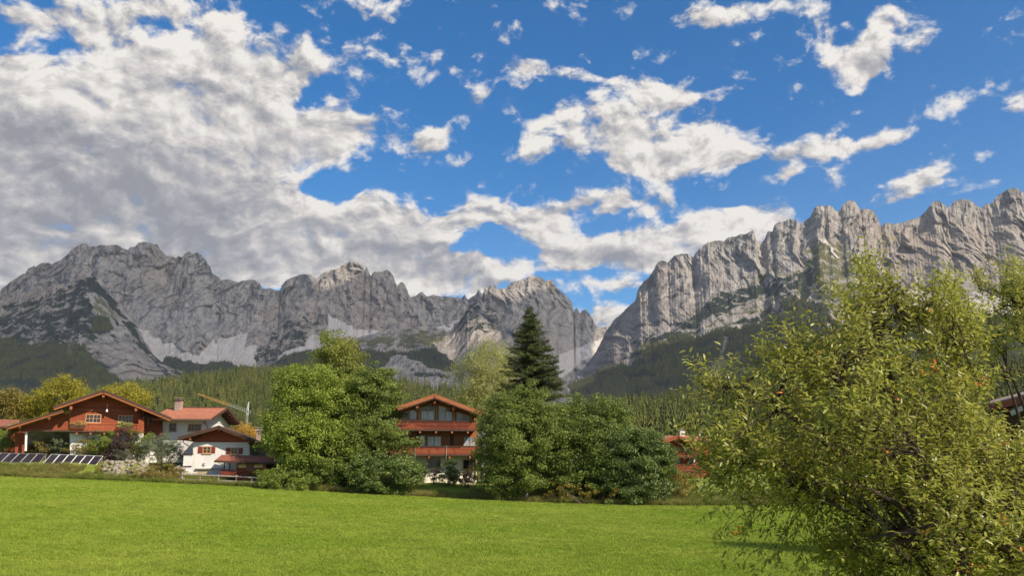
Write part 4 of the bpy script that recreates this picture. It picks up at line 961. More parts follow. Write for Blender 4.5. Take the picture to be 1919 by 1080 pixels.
M['cream_plaster'] = m_simple('cream_plaster', (.70,.64,.52), (.80,.75,.64), .8, .9, .15, .01)
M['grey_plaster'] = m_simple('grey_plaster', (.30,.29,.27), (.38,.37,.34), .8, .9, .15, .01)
def m_tiles(name, a, b):
    m, N, out = mat_new(name); co = obj_coord(N); sp = N.add('ShaderNodeSeparateXYZ'); N.l.new(co, sp.inputs[0])
    fy = N.math('FRACT', N.math('DIVIDE', sp.outputs[1], .33)); fx = N.math('FRACT', N.math('DIVIDE', sp.outputs[0], .25))
    f = N.noise(co, 2.0, 5, .6); g = N.noise(co, .35, 4, .6)
    c = N.mix(N.rng(f, .3, .7), a, b); c = N.mix(N.rng(g, .45, .75, 0, .5), c, tuple(x*.6 for x in a))
    h = N.math('ADD', fy, N.math('MULTIPLY', N.math('ABSOLUTE', N.math('SUBTRACT', fx, .5)), 1.0))
    p = principled(N, c, .75, .25, bump(N, h, .7, .05)); N.l.new(p.outputs[0], out.inputs[0]); return m
M['tiles_orange'] = m_tiles('orange_roof_tiles', (.29,.11,.062), (.41,.165,.095))
M['tiles_brown'] = m_tiles('brown_roof_tiles', (.10,.06,.045), (.16,.10,.075))
M['tiles_red'] = m_tiles('red_brown_roof_sheet', (.22,.075,.05), (.31,.12,.08))
M['tiles_grey'] = m_tiles('weathered_roof_tiles', (.22,.17,.155), (.31,.25,.23))
M['win_wood'] = m_simple('window_frame_wood', (.42,.22,.10), (.55,.32,.15), 8, .5, .4, .005)
M['win_pale'] = m_simple('pale_window_frame', (.60,.50,.36), (.70,.60,.44), 8, .5, .4, .005)
M['win_dark'] = m_simple('dark_window_frame', (.22,.09,.035), (.30,.13,.05), 8, .5, .4, .005)
M['white_paint'] = m_simple('white_paint', (.72,.72,.70), (.80,.80,.78), 4, .5, .4, .004)
M['cream_panel'] = m_simple('cream_panel', (.62,.48,.22), (.70,.56,.30), 3, .7, .2, .004)
M['metal'] = m_simple('grey_metal', (.30,.29,.28), (.42,.41,.40), 6, .4, .5, .003)
M['copper'] = m_simple('brown_gutter_metal', (.10,.065,.05), (.16,.10,.08), 6, .4, .5, .003)
M['weathered'] = m_simple('weathered_fence_wood', (.26,.22,.18), (.40,.35,.30), 6, .85, .2, .01, (1, 1, 1))
M['stone'] = m_simple('pale_field_stone', (.19,.165,.125), (.36,.32,.25), 2.2, .9, .2, .03)
M['brick'] = m_simple('chimney_masonry', (.28,.20,.17), (.40,.30,.26), 5, .9, .15, .02)
M['crane_yellow'] = m_simple('crane_paint', (.50,.25,.06), (.60,.32,.08), 3, .5, .4, .003)
def m_glass(name, col, rough=.06, spec=.9):
    m, N, out = mat_new(name); f = N.noise(obj_coord(N), .8, 3, .5); c = N.mix(N.rng(f, .4, .65), col, tuple(x*1.6 for x in col))
    p = principled(N, c, rough, spec); N.l.new(p.outputs[0], out.inputs[0]); return m
M['glass'] = m_glass('dark_window_glass', (.018,.020,.024), .18, .45)
M['glass_curtain'] = m_glass('curtained_window_glass', (.24,.25,.265), .15, .6)
M['glass_yellow'] = m_glass('warm_window_glass', (.30,.24,.13), .15, .6)
M['solar'] = m_glass('solar_cells', (.022,.020,.026), .4, .2)
M['flowers_pink'] = m_leaf('flower_mix', ((.10,.14,.03), (.45,.16,.10), (.60,.40,.14)), .2)
M['flowers_yellow'] = m_leaf('yellow_flower_mix', ((.10,.15,.03), (.42,.40,.10), (.62,.50,.22)), .2)

class House:
    def __init__(s, name, px, Y, zb, label, cat, rz=0.0):
        s.o = Vector((at(px, 860, Y).x, Y, zb)); s.rz = math.radians(rz); s.root = empty(name, s.o, s.rz); tag(s.root, label, cat)
        s.c, s.s = math.cos(s.rz), math.sin(s.rz)
    def P(s, px, py, Y):
        """where the ray through this pixel meets the house's own vertical plane y = Y - o.y (local coordinates)"""
        u, v = pix_uv(px, py); c = Y-s.o.y; o = Vector((0, 0, CAM_H))-s.o; d = Vector((float(u), 1.0, float(v)))
        ol = Vector((o.x*s.c+o.y*s.s, -o.x*s.s+o.y*s.c, o.z)); dl = Vector((d.x*s.c+d.y*s.s, -d.x*s.s+d.y*s.c, d.z))
        return ol+dl*((c-ol.y)/dl.y)
    def W(s, v): return s.o+Vector((v.x*s.c-v.y*s.s, v.x*s.s+v.y*s.c, v.z))
    def poly(s, pts, Y): return [((s.P(a, b, Y)).x, (s.P(a, b, Y)).z) for a, b in pts]
    def prism(s, name, pts, Y, depth, mat, parent=None, label=None, kind=None):
        return MB().prism(s.poly(pts, Y), Y-s.o.y, Y-s.o.y+depth).build(name, M[mat], parent or s.root, label=label, kind=kind)
    def rect(s, name, x0, y0, x1, y1, Y, depth, mat, parent=None, label=None, kind=None):
        ym = (y0+y1)/2; a = s.P(x0, ym, Y).x; b = s.P(x1, ym, Y).x; xm = (x0+x1)/2; t = s.P(xm, y0, Y).z; q = s.P(xm, y1, Y).z
        return MB().box(a, b, Y-s.o.y, Y-s.o.y+depth, q, t).build(name, M[mat], parent or s.root, label=label, kind=kind)
    def window(s, x0, y0, x1, y1, Y, cols=2, rows=2, casements=2, frame='win_wood', glass='glass', sill=True, label=None, fw=.09, out=.05):
        """a frame proud of the wall at Y, glazing bars, one object per pane, a sill"""
        ym = (y0+y1)/2; a = s.P(x0, ym, Y).x; b = s.P(x1, ym, Y).x; xm = (x0+x1)/2; t = s.P(xm, y0, Y).z; q = s.P(xm, y1, Y).z
        yf = Y-s.o.y-out; yb = Y-s.o.y+.03; mb = MB(); w = (b-a)
        mb.box(a, a+fw, yf, yb, q, t); mb.box(b-fw, b, yf, yb, q, t); mb.box(a+fw, b-fw, yf, yb, t-fw, t); mb.box(a+fw, b-fw, yf, yb, q, q+fw)
        panes = []; ia, ib = a+fw, b-fw; cw = (ib-ia)/casements
        for c in range(casements):
            xa, xb = ia+c*cw, ia+(c+1)*cw
            if c: mb.box(xa-fw*.45, xa+fw*.45, yf+.012, yb, q+fw, t-fw)
            xa += fw*.45 if c else 0; xb -= fw*.45 if c < casements-1 else 0
            for i in range(cols):
                for j in range(rows):
                    pa, pb = xa+(xb-xa)*i/cols, xa+(xb-xa)*(i+1)/cols; qa, qb = q+fw+(t-q-2*fw)*j/rows, q+fw+(t-q-2*fw)*(j+1)/rows
                    panes.append((pa, pb, qa, qb))
                    if i: mb.box(pa-.022, pa+.022, yf+.02, yb-.004, qa, qb)
                    if j: mb.box(pa+.022, pb-.022, yf+.024, yb-.008, qa-.022, qa+.022)
        wo = mb.build('window', M[frame], s.root, label=label)
        for pa, pb, qa, qb in panes: MB().box(pa+.006, pb-.006, yf+.035, yf+.047, qa+.006, qb-.006).build('pane', M[glass], wo)
        if sill: MB().box(a-.08, b+.08, yf-.06, yb-.01, q-.07, q-.004).build('sill', M[frame], wo)
        return wo
    def shutter(s, x0, y0, x1, y1, Y, mat='rail_red'):
        ym = (y0+y1)/2; a = s.P(x0, ym, Y).x; b = s.P(x1, ym, Y).x; xm = (x0+x1)/2; t = s.P(xm, y0, Y).z; q = s.P(xm, y1, Y).z; y = Y-s.o.y
        mb = MB(); mb.box(a, b, y-.045, y+.01, q, t); n = 7
        for i in range(n): z = q+(t-q)*(i+.5)/n; mb.box(a+.05, b-.05, y-.062, y-.0455, z-.03, z+.03)
        return mb.build('shutter', M[mat], s.root)
    def glazed(s, outline, Y, mulls=(), trans=(), frame='win_wood', glass='glass_curtain', pieces=()):
        mb = MB(); pts = [s.P(a, b, Y)+Vector((0, -.03, 0)) for a, b in outline]; n = len(pts)
        for i in range(n): mb.bar(pts[i], pts[(i+1) % n], .12, .10)
        for (a, b), (c, d) in list(mulls)+list(trans): mb.bar(s.P(a, b, Y)+Vector((0, -.02, 0)), s.P(c, d, Y)+Vector((0, -.02, 0)), .09, .08)
        wo = mb.build('window', M[frame], s.root)
        for k, pc in enumerate(pieces):
            g = glass[k % len(glass)] if isinstance(glass, (list, tuple)) else glass
            MB().prism(s.poly(pc, Y), Y-s.o.y-.012, Y-s.o.y+.004).build('pane', M[g], wo)
        return wo
    def roof(s, a, b, Y0, Y1, mat, thick=.22, under='orange_wood_v', barge=('dark_wood', 'orange_wood'), bh=(.26, .20), rafters=0, name='roof'):
        """one sloping plane from a to b (pixels of its front upper edge) running back from Y0 to Y1"""
        A = s.P(*a, Y0); B = s.P(*b, Y0); dy = Vector((0, Y1-Y0, 0)); up = (B-A).normalized()
        if A.x > B.x: A, B = B, A
        n = Vector((-(B-A).z, 0, (B-A).x)).normalized()
        mb = MB(); mb.slab([A, B, B+dy, A+dy], thick); r = mb.build(name, M[mat], s.root)
        u = MB(); o = -n*(thick+.004); i = Vector((0, .05, 0)); u.slab([A+o+i, B+o+i, B+dy+o, A+dy+o], .07); u.build('soffit', M[under], r)
        e = Vector((0, -.09, 0)); up1 = n*.03
        m1 = MB(); m1._add([*(A+up1+e, B+up1+e, B+up1-n*bh[0]+e, A+up1-n*bh[0]+e), *(A+up1-Vector((0, .004, 0)), B+up1-Vector((0, .004, 0)), B+up1-n*bh[0]-Vector((0, .004, 0)), A+up1-n*bh[0]-Vector((0, .004, 0)))],
            [(0,1,2,3),(7,6,5,4),(0,4,5,1),(1,5,6,2),(2,6,7,3),(3,7,4,0)]); m1.build('barge_board', M[barge[0]], r)
        t0, t1 = up1-n*(bh[0]+.004), up1-n*(bh[0]+bh[1]); e2 = Vector((0, -.05, 0)); e3 = Vector((0, .0, 0))
        m2 = MB(); m2._add([A+t0+e2, B+t0+e2, B+t1+e2, A+t1+e2, A+t0+e3, B+t0+e3, B+t1+e3, A+t1+e3], [(0,1,2,3),(7,6,5,4),(0,4,5,1),(1,5,6,2),(2,6,7,3),(3,7,4,0)])
        m2.build('fascia_board', M[barge[1]], r); return r
    def purlin(s, px, py, Y0, Y1, w=.26, h=.34, mat='beam'):
        p = s.P(px, py, Y0); mb = MB(); mb.box(p.x-w/2, p.x+w/2, Y0-s.o.y, Y1-s.o.y, p.z-h/2, p.z+h/2)
        mb.prism([(p.x-w/2+.02, p.z-h/2-.004), (p.x+w/2-.02, p.z-h/2-.004), (p.x+w/2-.06, p.z-h), (p.x-w/2+.06, p.z-h)], Y0+.35-s.o.y, Y1-s.o.y)
        return mb.build('purlin', M[mat], s.root)
    def balcony(s, x0, x1, top_y, bot_y, Y, depth, mat='rail_wood', floor_h=.18, joists=4, carve=True, slope=0, bw=.13):
        """floor, joists, posts, rails and a row of shaped boards"""
        a = s.P(x0, bot_y, Y).x; b = s.P(x1, bot_y, Y).x; xm = (x0+x1)/2; t = s.P(xm, top_y, Y).z; q = s.P(xm, bot_y, Y).z; y = Y-s.o.y
        f = MB().box(a, b, y, y+depth, q-floor_h, q).build('balcony', M['dark_wood'], s.root)
        j = MB()
        for i in range(joists): x = a+(b-a)*(i+.5)/joists; MB().box(x-.1, x+.1, y+.05, y+depth, q-floor_h-.24, q-floor_h-.004).build('joist', M['beam'], f)
        MB().box(a, b, y-.07, y+.09, t-.10, t).build('handrail', M['dark_wood'] if mat == 'rail_red' else M[mat], f)
        MB().box(a, b, y+.012, y+.07, q+.06, q+.14).build('bottom_rail', M[mat], f)
        bd = MB(); n = int((b-a)/bw)
        for i in range(n):
            x = a+(b-a)*(i+.5)/n; w = bw*.37; z0, z1 = q+.02, t-.104; h = z1-z0
            if carve: bd.prism([(x-w, z0), (x+w, z0), (x+w, z0+h*.25), (x+w*.35, z0+h*.38), (x+w, z0+h*.5), (x+w, z0+h*.72), (x+w*.4, z0+h*.84), (x+w, z1), (x-w, z1), (x-w*.4, z0+h*.84), (x-w, z0+h*.72), (x-w, z0+h*.5), (x-w*.35, z0+h*.38), (x-w, z0+h*.25)], y-.02, y+.008)
            else: bd.box(x-w, x+w, y-.02, y+.008, z0, z1)
        bd.build('balustrade', M[mat], f, kind='stuff')
        for k in range(5): x = a+(b-a)*k/4; xx = min(max(x, a+.06), b-.06); MB().box(xx-.06, xx+.06, y+.094, y+.2, q+.003, t-.105).build('post', M[mat], f)
        return f
    def chimney(s, x0, y0, x1, y1, Y, mat='brick', cap='dark_wood'):
        c = s.rect('chimney', x0, y0, x1, y1+12, Y, .8, mat); p = s.P((x0+x1)/2, y0, Y); a = s.P(x0, y0, Y).x; b = s.P(x1, y0, Y).x
        y = Y-s.o.y; MB().box(a-.1, b+.1, y-.1, y+.9, p.z+.004, p.z+.12).build('cap', M[cap], c)
        MB().box(a+.1, b-.1, y+.1, y+.7, p.z+.124, p.z+.32).box(a-.02, b+.02, y-.02, y+.82, p.z+.324, p.z+.40).build('cowl', M['brick'], c); return c

def boxpart(name, x0, x1, y0, y1, z0, z1, mat, parent): return MB().box(x0, x1, y0, y1, z0, z1).build(name, M[mat], parent)

# ------------------------------------------------------------------ large left chalet
H = House('wooden_chalet', 200, 100, 3.9, 'large red-brown wooden chalet with a long lean-to roof at the left of the scene', 'chalet', 26)
gableL = [(131,813),(131,764),(194,745),(268,777),(268,813)]
H.prism('wall', [(131,812.5),(131,762),(194,739),(269,770),(269,812.5)], 100, 9, 'red_wood')
H.prism('base_wall', [(131,868),(131,813),(269,813),(269,868)], 100.02, 9, 'plaster')
H.prism('recessed_wall', [(269.5,816),(269.5,774),(306,788),(306,816)], 102.6, 6, 'orange_wood_v')
H.prism('base_wall', [(270,868),(270,816.4),(306,816.4),(306,868)], 102.6, 6, 'plaster')
H.roof((194,731), (99,763), 98, 112, 'tiles_brown'); H.roof((194,731), (322,784), 98, 112, 'tiles_brown')
H.roof((118,768), (12,801), 98.3, 110, 'tiles_brown', bh=(.2, .16))
H.prism('lean_to_wall', [(40,806.5),(46,800),(130.5,775),(130.5,806.5)], 100.3, .2, 'red_wood')
H.prism('lintel_beam', [(40,809.5),(40,807),(130.5,807),(130.5,809.5)], 100.1, .45, 'dark_wood')
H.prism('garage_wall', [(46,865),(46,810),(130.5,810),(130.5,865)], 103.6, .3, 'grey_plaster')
H.prism('red_side_wall', [(28,862),(28,812),(45,812),(45,862)], 101.2, .3, 'red_wood')
H.prism('corner_post', [(46,846),(47.5,809.8),(51.5,809.8),(50,846)], 99.9, .3, 'white_paint')
for px, py, Y0 in ((194,742,98.1), (133,765,98.1), (255,768,98.1), (92,783,98.4), (37,799,98.4)): H.purlin(px, py, Y0, 100.5)
H.window(160, 777, 189.5, 793.5, 100, 2, 2, 2, 'win_wood'); H.window(221, 779, 248.5, 795, 100, 2, 2, 2, 'win_wood')
H.window(275, 781, 283, 796, 102.6, 1, 2, 1, 'win_dark')
H.balcony(131, 259, 794.5, 808.5, 98.7, 1.3, 'rail_wood', joists=5, bw=.2)
H.balcony(270.5, 303, 797, 815, 101.0, 1.6, 'rail_wood', joists=2, bw=.2)
H.prism('partition', [(259.5,812),(259.5,786),(270,782),(270,812)], 99.0, .1, 'red_wood')
H.prism('corner_post', [(262,788),(262,769),(266,770),(266,788)], 99.9, .12, 'dark_wood')
H.prism('collar_beam', [(134,769.5),(134,766.5),(262,770),(262,773)], 99.86, .1, 'rail_wood')
g = MB(); p = H.P(201.5, 757, 99.3); g.tube([p, p-Vector((0, 0, .6))], [.02, .02], 6); g.tube([p-Vector((0, 0, .6)), p-Vector((0, 0, .75)), p-Vector((0, 0, .95))], [.04, .10, .13], 8); g.build('hanging_bell', M['white_paint'], H.root)
def flower_box(px0, px1, top, bot, Y, mat, label):
    a = H.P(px0, bot, Y); b = H.P(px1, top, Y); r = empty('flower_box', H.W(Vector(((a.x+b.x)/2, a.y, a.z))), H.rz); tag(r, label, 'flower box', 'flower boxes on the left chalet balcony')
    w = (b.x-a.x)/2; h = (b.z-a.z); MB().box(-w, w, -.16, .1, 0, h*.42).build('trough', M['dark_wood'], r)
    me, P = crown_mesh('flowers', [(k*w*.33, -.05, h*.62, w*.34, .22, h*.38) for k in (-2, -1, 0, 1, 2)], 60, 34, .16, .085, int(px0), M[mat], gap=0, noise=.04)
    f = link_mesh('flowers', me, None, r); f['kind'] = 'stuff'
flower_box(131, 161, 790, 802, 98.4, 'flowers_pink', 'balcony flower box with pink and orange blooms, left of the two on the chalet')
flower_box(219.5, 249, 792, 804, 98.4, 'flowers_yellow', 'balcony flower box with pale yellow blooms under the right chalet window')

# white wing with the orange roof
W = House('white_house', 370, 104, 3.2, 'white plastered house with a bright orange tiled roof and brick chimney', 'house')
W.prism('wall', [(305,868),(305,785),(386,786),(386,868)], 104, 8.5, 'plaster')
xr = W.P(398, 787, 102.4).x; xl = W.P(282, 784, 102.4).x; ze = W.P(360, 785.5, 102.4).z; zr = W.P(400, 765, 107.6).z; yr = 107.6-W.o.y; ye = 102.4-W.o.y; yb = 112.8-W.o.y
rf = MB().slab([(xl, ye, ze), (xr, ye, ze), (xr, yr, zr), (xl, yr, zr)], .16).build('roof', M['tiles_orange'], W.root)
rb = MB().slab([(xl, yr+.004, zr), (xr, yr+.004, zr), (xr, yb, ze), (xl, yb, ze)], .16).build('roof', M['tiles_orange'], W.root)
MB().slab([(xl, ye+.05, ze-.17), (xr-.04, ye+.05, ze-.17), (xr-.04, yr, zr-.17), (xl, yr, zr-.17)], .06).build('soffit', M['orange_wood_v'], rf)
MB().slab([(xl, yr+.006, zr-.17), (xr-.04, yr+.006, zr-.17), (xr-.04, yb, ze-.17), (xl, yb, ze-.17)], .06).build('soffit', M['orange_wood_v'], rb)
MB().box(xl+1.5, xr, ye-.14, ye-.006, ze-.22, ze-.03).build('gutter', M['copper'], rf)
MB().bar((xl+1.5, yr, zr+.06), (xr, yr, zr+.06), .25, .12).build('ridge_tiles', M['tiles_brown'], rf)
for pa, pb, par in (((xr+.03, ye-.1, ze-.06), (xr+.03, yr, zr-.06), rf), ((xr+.03, yr+.01, zr-.06), (xr+.03, yb, ze-.06), rb)): MB().bar(pa, pb, .07, .34).build('barge_board', M['dark_wood'], par)
for k in range(6):
    f = (k+.5)/6; MB().box(xr-2.0, xr-.1, yr+(yb-yr)*f-.08, yr+(yb-yr)*f+.08, zr+(ze-zr)*f-.46, zr+(ze-zr)*f-.26).build('rafter', M['dark_wood'], rb)
W.window(317, 794, 330.5, 809, 104, 2, 2, 1, 'win_dark'); W.window(352, 795, 378, 809, 104, 2, 2, 2, 'win_wood'); 
W.chimney(327, 752, 338, 766, 106.2)
sg = MB(); xw = W.P(386, 800, 104).x; sg._add([(xw+.003, .01, ze-W.o.y*0-.2), (xw+.003, 8.49, ze-.2), (xw+.003, 4.2, zr-.3)], [(0, 1, 2)])
MB()._add([(xw+.004, .0, ze-.25), (xw+.004, 8.4, ze-.25), (xw+.004, 3.6, zr-.35), (xw-.3, .0, ze-.25), (xw-.3, 8.4, ze-.25), (xw-.3, 3.6, zr-.35)], [(0,1,2),(5,4,3),(0,3,4,1),(1,4,5,2),(2,5,3,0)]).build('gable_wall', M['plaster'], W.root)
MB().box(xw+.006, xw+.05, 1.4, 2.2, ze-1.7, ze-.9).build('window', M['win_dark'], W.root)
MB().box(xw+.052, xw+.06, 1.5, 2.1, ze-1.6, ze-1.0).build('pane', M['glass'], W.root)
p = W.P(381.5, 787, 103.7); MB().tube([p, p+Vector((.1, 0, -.4)), p+Vector((.5, .1, -.8)), p+Vector((.5, .1, -4))], [.05]*4, 6).build('downpipe', M['copper'], W.root)

# small white house with the red gable
S = House('small_white_house', 410, 96, 1.7, 'small white house with a red wooden gable and red shutters behind the rail fence', 'house', 10)
S.prism('wall', [(360,905),(362,829.6),(468,829.6),(466,905)], 96, 8, 'plaster')
S.prism('gable_wall', [(362,829),(366,823),(411,803),(462,824),(468,829)], 96.02, 7.9, 'red_wood')
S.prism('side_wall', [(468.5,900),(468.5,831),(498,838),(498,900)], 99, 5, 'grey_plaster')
S.roof((410.5,798.5), (333,820), 94.6, 105, 'tiles_brown', under='orange_wood_v', barge=('dark_wood', 'dark_wood'), bh=(.22, .16))
S.roof((410.5,798.5), (499,834), 94.6, 105, 'tiles_brown', under='orange_wood_v', barge=('dark_wood', 'dark_wood'), bh=(.22, .16))
for px, py in ((410.5,806), (356,823), (466,829)): S.purlin(px, py, 94.75, 96.3, .22, .28)
S.window(380, 837, 395.5, 851, 96, 1, 2, 2, 'win_wood'); S.window(432, 839.5, 446.5, 852.5, 96, 1, 2, 2, 'win_wood')
for x0, x1, y0, y1 in ((371,379.6,837.5,850.5), (396,403.5,837.5,850.5), (423.5,431.6,840,852), (447,455,840,852)): S.shutter(x0, y0, x1, y1, 96)
S.window(369, 881, 391, 897, 96, 2, 1, 2, 'win_pale', 'glass_yellow', sill=False)
S.rect('lintel', 366, 878.5, 416, 880.5, 95.75, .3, 'weathered')
S.rect('garden_wall', 343, 853.5, 360.6, 889, 94.9, .35, 'plaster'); S.rect('wall_coping', 342, 851, 361, 853.2, 94.8, .5, 'dark_wood'); S.rect('wall_coping', 342, 874, 359, 875.4, 94.8, .09, 'dark_wood')
S.rect('lamp', 380.5, 868, 384, 873, 95.85, .2, 'metal')
pts = [S.P(343, 826, 94.9), S.P(344.5, 831, 94.9), S.P(352, 835.5, 95.4), S.P(360.5, 841, 95.8), S.P(361.2, 846, 95.8), S.P(358.5, 893, 95.8)]
MB().tube(pts, [.055]*6, 7).build('downpipe', M['copper'], S.root, smooth=True)
S.chimney(480, 808, 487.5, 828, 101, 'brick', 'metal')

# wooden kiosk with its own roof against the small house
K = House('garden_kiosk', 470, 93.6, 2.0, 'low red wooden kiosk with a broad red-brown roof right of the small white house', 'kiosk')
a0, b0 = K.P(402, 864, 92.4), K.P(513, 867.5, 92.4); a1, b1 = K.P(415, 853.5, 95.2), K.P(514, 855, 95.2)
r = MB().slab([a0, b0, b1, a1], .1).build('roof', M['tiles_red'], K.root)
MB().bar(a0+Vector((0, -.07, -.09)), b0+Vector((0, -.07, -.09)), .1, .22).build('fascia_board', M['dark_wood'], r)
MB().slab([a0+Vector((.1, .1, -.13)), b0+Vector((-.1, .1, -.13)), b1+Vector((-.1, 0, -.13)), a1+Vector((.1, 0, -.13))], .05).build('soffit', M['orange_wood_v'], r)
K.rect('wall', 444, 869.5, 496.5, 900, 93.2, 2.2, 'red_wood')
K.rect('panel', 446, 871.5, 461, 877.5, 93.16, .05, 'cream_panel'); K.rect('panel', 476, 871.5, 493, 877.5, 93.16, .05, 'cream_panel'); K.rect('ledge', 475, 884, 494, 886, 93.0, .22, 'beam'); K.rect('ledge', 446, 883, 462, 884.6, 93.0, .22, 'beam')
K.window(463.5, 871, 474, 883, 93.2, 1, 2, 1, 'win_dark', sill=False)
for px in (419.5, 430): K.rect('post', px-.9, 868, px+.9, 893, 93.0, .12, 'dark_wood')
K.rect('handrail', 413, 880.8, 443.6, 882.4, 92.9, .14, 'rail_red'); K.rect('rail_panel', 414, 883, 443, 893, 92.95, .06, 'rail_red')
K.rect('corner_post', 495, 869, 498, 898, 93.05, .16, 'orange_wood_v'); K.rect('corner_post', 442.5, 869, 445, 898, 93.05, .16, 'orange_wood_v')
K.rect('dark_annex', 499, 868, 511, 898, 94.2, 1.5, 'dark_wood')

# low shed at the left edge
L = House('shed', 8, 112, 3.6, 'low shed with a faded red roof at the left picture edge behind the chalet', 'shed')
a0, b0, a1, b1 = L.P(-40, 800, 108), L.P(32, 801, 108), L.P(-40, 786, 113), L.P(37, 787.5, 113)
r = MB().slab([a0, b0, b1, a1], .18).build('roof', M['tiles_red'], L.root)
MB().bar(a0+Vector((0, -.06, -.1)), b0+Vector((0, -.06, -.1)), .1, .24).build('fascia_board', M['dark_wood'], r)
L.rect('wall', -38, 803, 26, 850, 110, 4, 'red_wood'); L.rect('post', 8.5, 801.5, 11, 845, 108.3, .16, 'weathered')

# ------------------------------------------------------------------ middle chalet
C = House('glazed_chalet', 818, 97, 1.6, 'three storey orange-brown chalet with a glazed gable and two carved balconies', 'chalet', 10)
C.prism('upper_wall', [(746,811),(747,766),(815,746),(894,775),(893,811)], 97, 10, 'orange_wood')
C.prism('middle_wall', [(746,852.6),(746,811.3),(893,811.3),(893,852.6)], 97, 10, 'orange_wood')
C.prism('base_wall', [(746,915),(746,853),(893,853),(893,915)], 97.02, 10, 'cream_plaster')
C.roof((814.7,739.5), (744,763), 94.6, 108, 'tiles_orange', .2, 'orange_wood_v', ('beam', 'dark_wood'), (.40, .12))
C.roof((814.7,739.5), (903,773), 94.6, 108, 'tiles_orange', .2, 'orange_wood_v', ('beam', 'dark_wood'), (.40, .12))
for px, py in ((815,754), (781.5,763), (850,766), (893,779)): C.purlin(px, py, 94.8, 97.3, .24, .3, 'orange_wood')
gc, gd = 'glass_curtain', 'glass'
C.glazed([(756,787),(756,774),(780.5,766.5),(780.5,787)], 96.98, [((768,787),(768,770.5))], glass=[gd, gc], pieces=[[(756,787),(756,774),(768,770.5),(768,787)], [(768,787),(768,770.5),(780.5,766.5),(780.5,787)]])
C.glazed([(789,788),(789,765.5),(814,757.5),(814,788)], 96.98, [((801.5,788),(801.5,761.5))], [((789,771),(814,771.3))], glass=[gc, gc, gd, gd],
         pieces=[[(789,788),(789,771),(801.5,771),(801.5,788)], [(801.5,788),(801.5,771),(814,771.3),(814,788)], [(789,771),(789,765.5),(801.5,761.5),(801.5,771)], [(801.5,771),(801.5,761.5),(814,757.5),(814,771.3)]])
C.glazed([(822,789),(822,760),(847.5,769.5),(847.5,789)], 96.98, [((834.5,789),(834.5,764.5))], [((822,771.3),(847.5,771.8))], glass=[gc, gc, gc, gd],
         pieces=[[(822,789),(822,771.3),(834.5,771.5),(834.5,789)], [(834.5,789),(834.5,771.5),(847.5,771.8),(847.5,789)], [(822,771.3),(822,760),(834.5,764.5),(834.5,771.5)], [(834.5,771.5),(834.5,764.5),(847.5,769.5),(847.5,771.8)]])
C.glazed([(855.5,790),(855.5,772.5),(880.5,781),(880.5,790)], 96.98, [((868,790),(868,776.8))], glass=[gc, gc], pieces=[[(855.5,790),(855.5,772.5),(868,776.8),(868,790)], [(868,790),(868,776.8),(880.5,781),(880.5,790)]])
for x0, x1, yt in ((784.5, 786.8, 761), (817, 819.2, 757), (850.5, 852.8, 766), (751.5, 753.5, 771), (883, 885, 779)): C.rect('mullion_post', x0, yt, x1, 790, 96.8, .25, 'win_wood')
C.balcony(741.5, 892, 789.2, 805, 95.3, 1.75, 'rail_red', .2, 5)
C.balcony(706, 900, 836.5, 852, 95.3, 1.75, 'rail_red', .2, 5)
C.window(785.5, 816, 797.5, 838, 97, 1, 1, 1, 'win_dark', 'glass_curtain', False); C.window(800, 817.5, 827.5, 838, 97, 1, 1, 2, 'win_dark', 'glass_curtain', False); C.window(868, 818.5, 895-3, 838, 97, 1, 1, 2, 'win_dark', 'glass_curtain', False)
C.window(750, 817, 768, 838, 97, 1, 1, 2, 'win_dark', 'glass_curtain', False)
C.rect('wall_post', 780, 811.5, 784.5, 836, 96.85, .16, 'dark_wood'); C.rect('wall_post', 844, 811.5, 850, 836, 96.85, .16, 'dark_wood')
C.window(800, 859.5, 826, 877.5, 97, 1, 1, 2, 'win_wood', 'glass'); C.window(867, 861.5, 893, 881, 97, 1, 1, 2, 'win_wood', 'glass')
lp = C.P(839, 857, 96.8); MB().box(lp.x-.05, lp.x+.05, -.2, .02, lp.z-.05, lp.z+.05).tube([lp+Vector((0, -.1, -.02)), lp+Vector((0, -.1, -.3))], [.10, .13], 8).build('wall_lamp', M['metal'], C.root)
for px, py in ((836.5, 836), (778, 836)): q = C.P(px, py, 95.2); MB().box(q.x-.02, q.x+.02, -1.86, -1.8, q.z-1.4, q.z).build('flag_staff', M['metal'], C.root)
C.rect('downpipe', 780.4, 806, 781.6, 838, 96.7, .08, 'copper'); C.rect('downpipe', 891, 856, 892.3, 900, 96.85, .08, 'copper')

# ------------------------------------------------------------------ chalet far right behind the trees
D = House('red_brown_chalet', 1275, 172, 1.5, 'smaller red-brown chalet with two balconies seen between the round bush and the plum tree', 'chalet')
D.prism('wall', [(1247,895),(1247,828),(1271,820),(1312,832),(1312,895)], 172, 8, 'red_wood')
D.roof((1271,816.5), (1234,829), 168.5, 180, 'tiles_orange', .25, barge=('rail_wood', 'orange_wood'), bh=(.4, .25)); D.roof((1271,816.5), (1318,831), 168.5, 180, 'tiles_orange', .25, barge=('rail_wood', 'orange_wood'), bh=(.4, .25))
a0, b0, a1, b1 = D.P(1226, 827, 176), D.P(1330, 828, 176), D.P(1219, 817.5, 184), D.P(1330, 817, 184)
r = MB().slab([a0, b0, b1, a1], .3).build('roof', M['tiles_orange'], D.root); D.prism('rear_wall', [(1229,895),(1229,828.5),(1332,828.5),(1332,895)], 181, 6, 'red_wood')
D.chimney(1275, 808, 1284.5, 820, 183, 'plaster', 'metal'); D.chimney(1311, 812, 1319, 824, 182, 'plaster', 'metal')
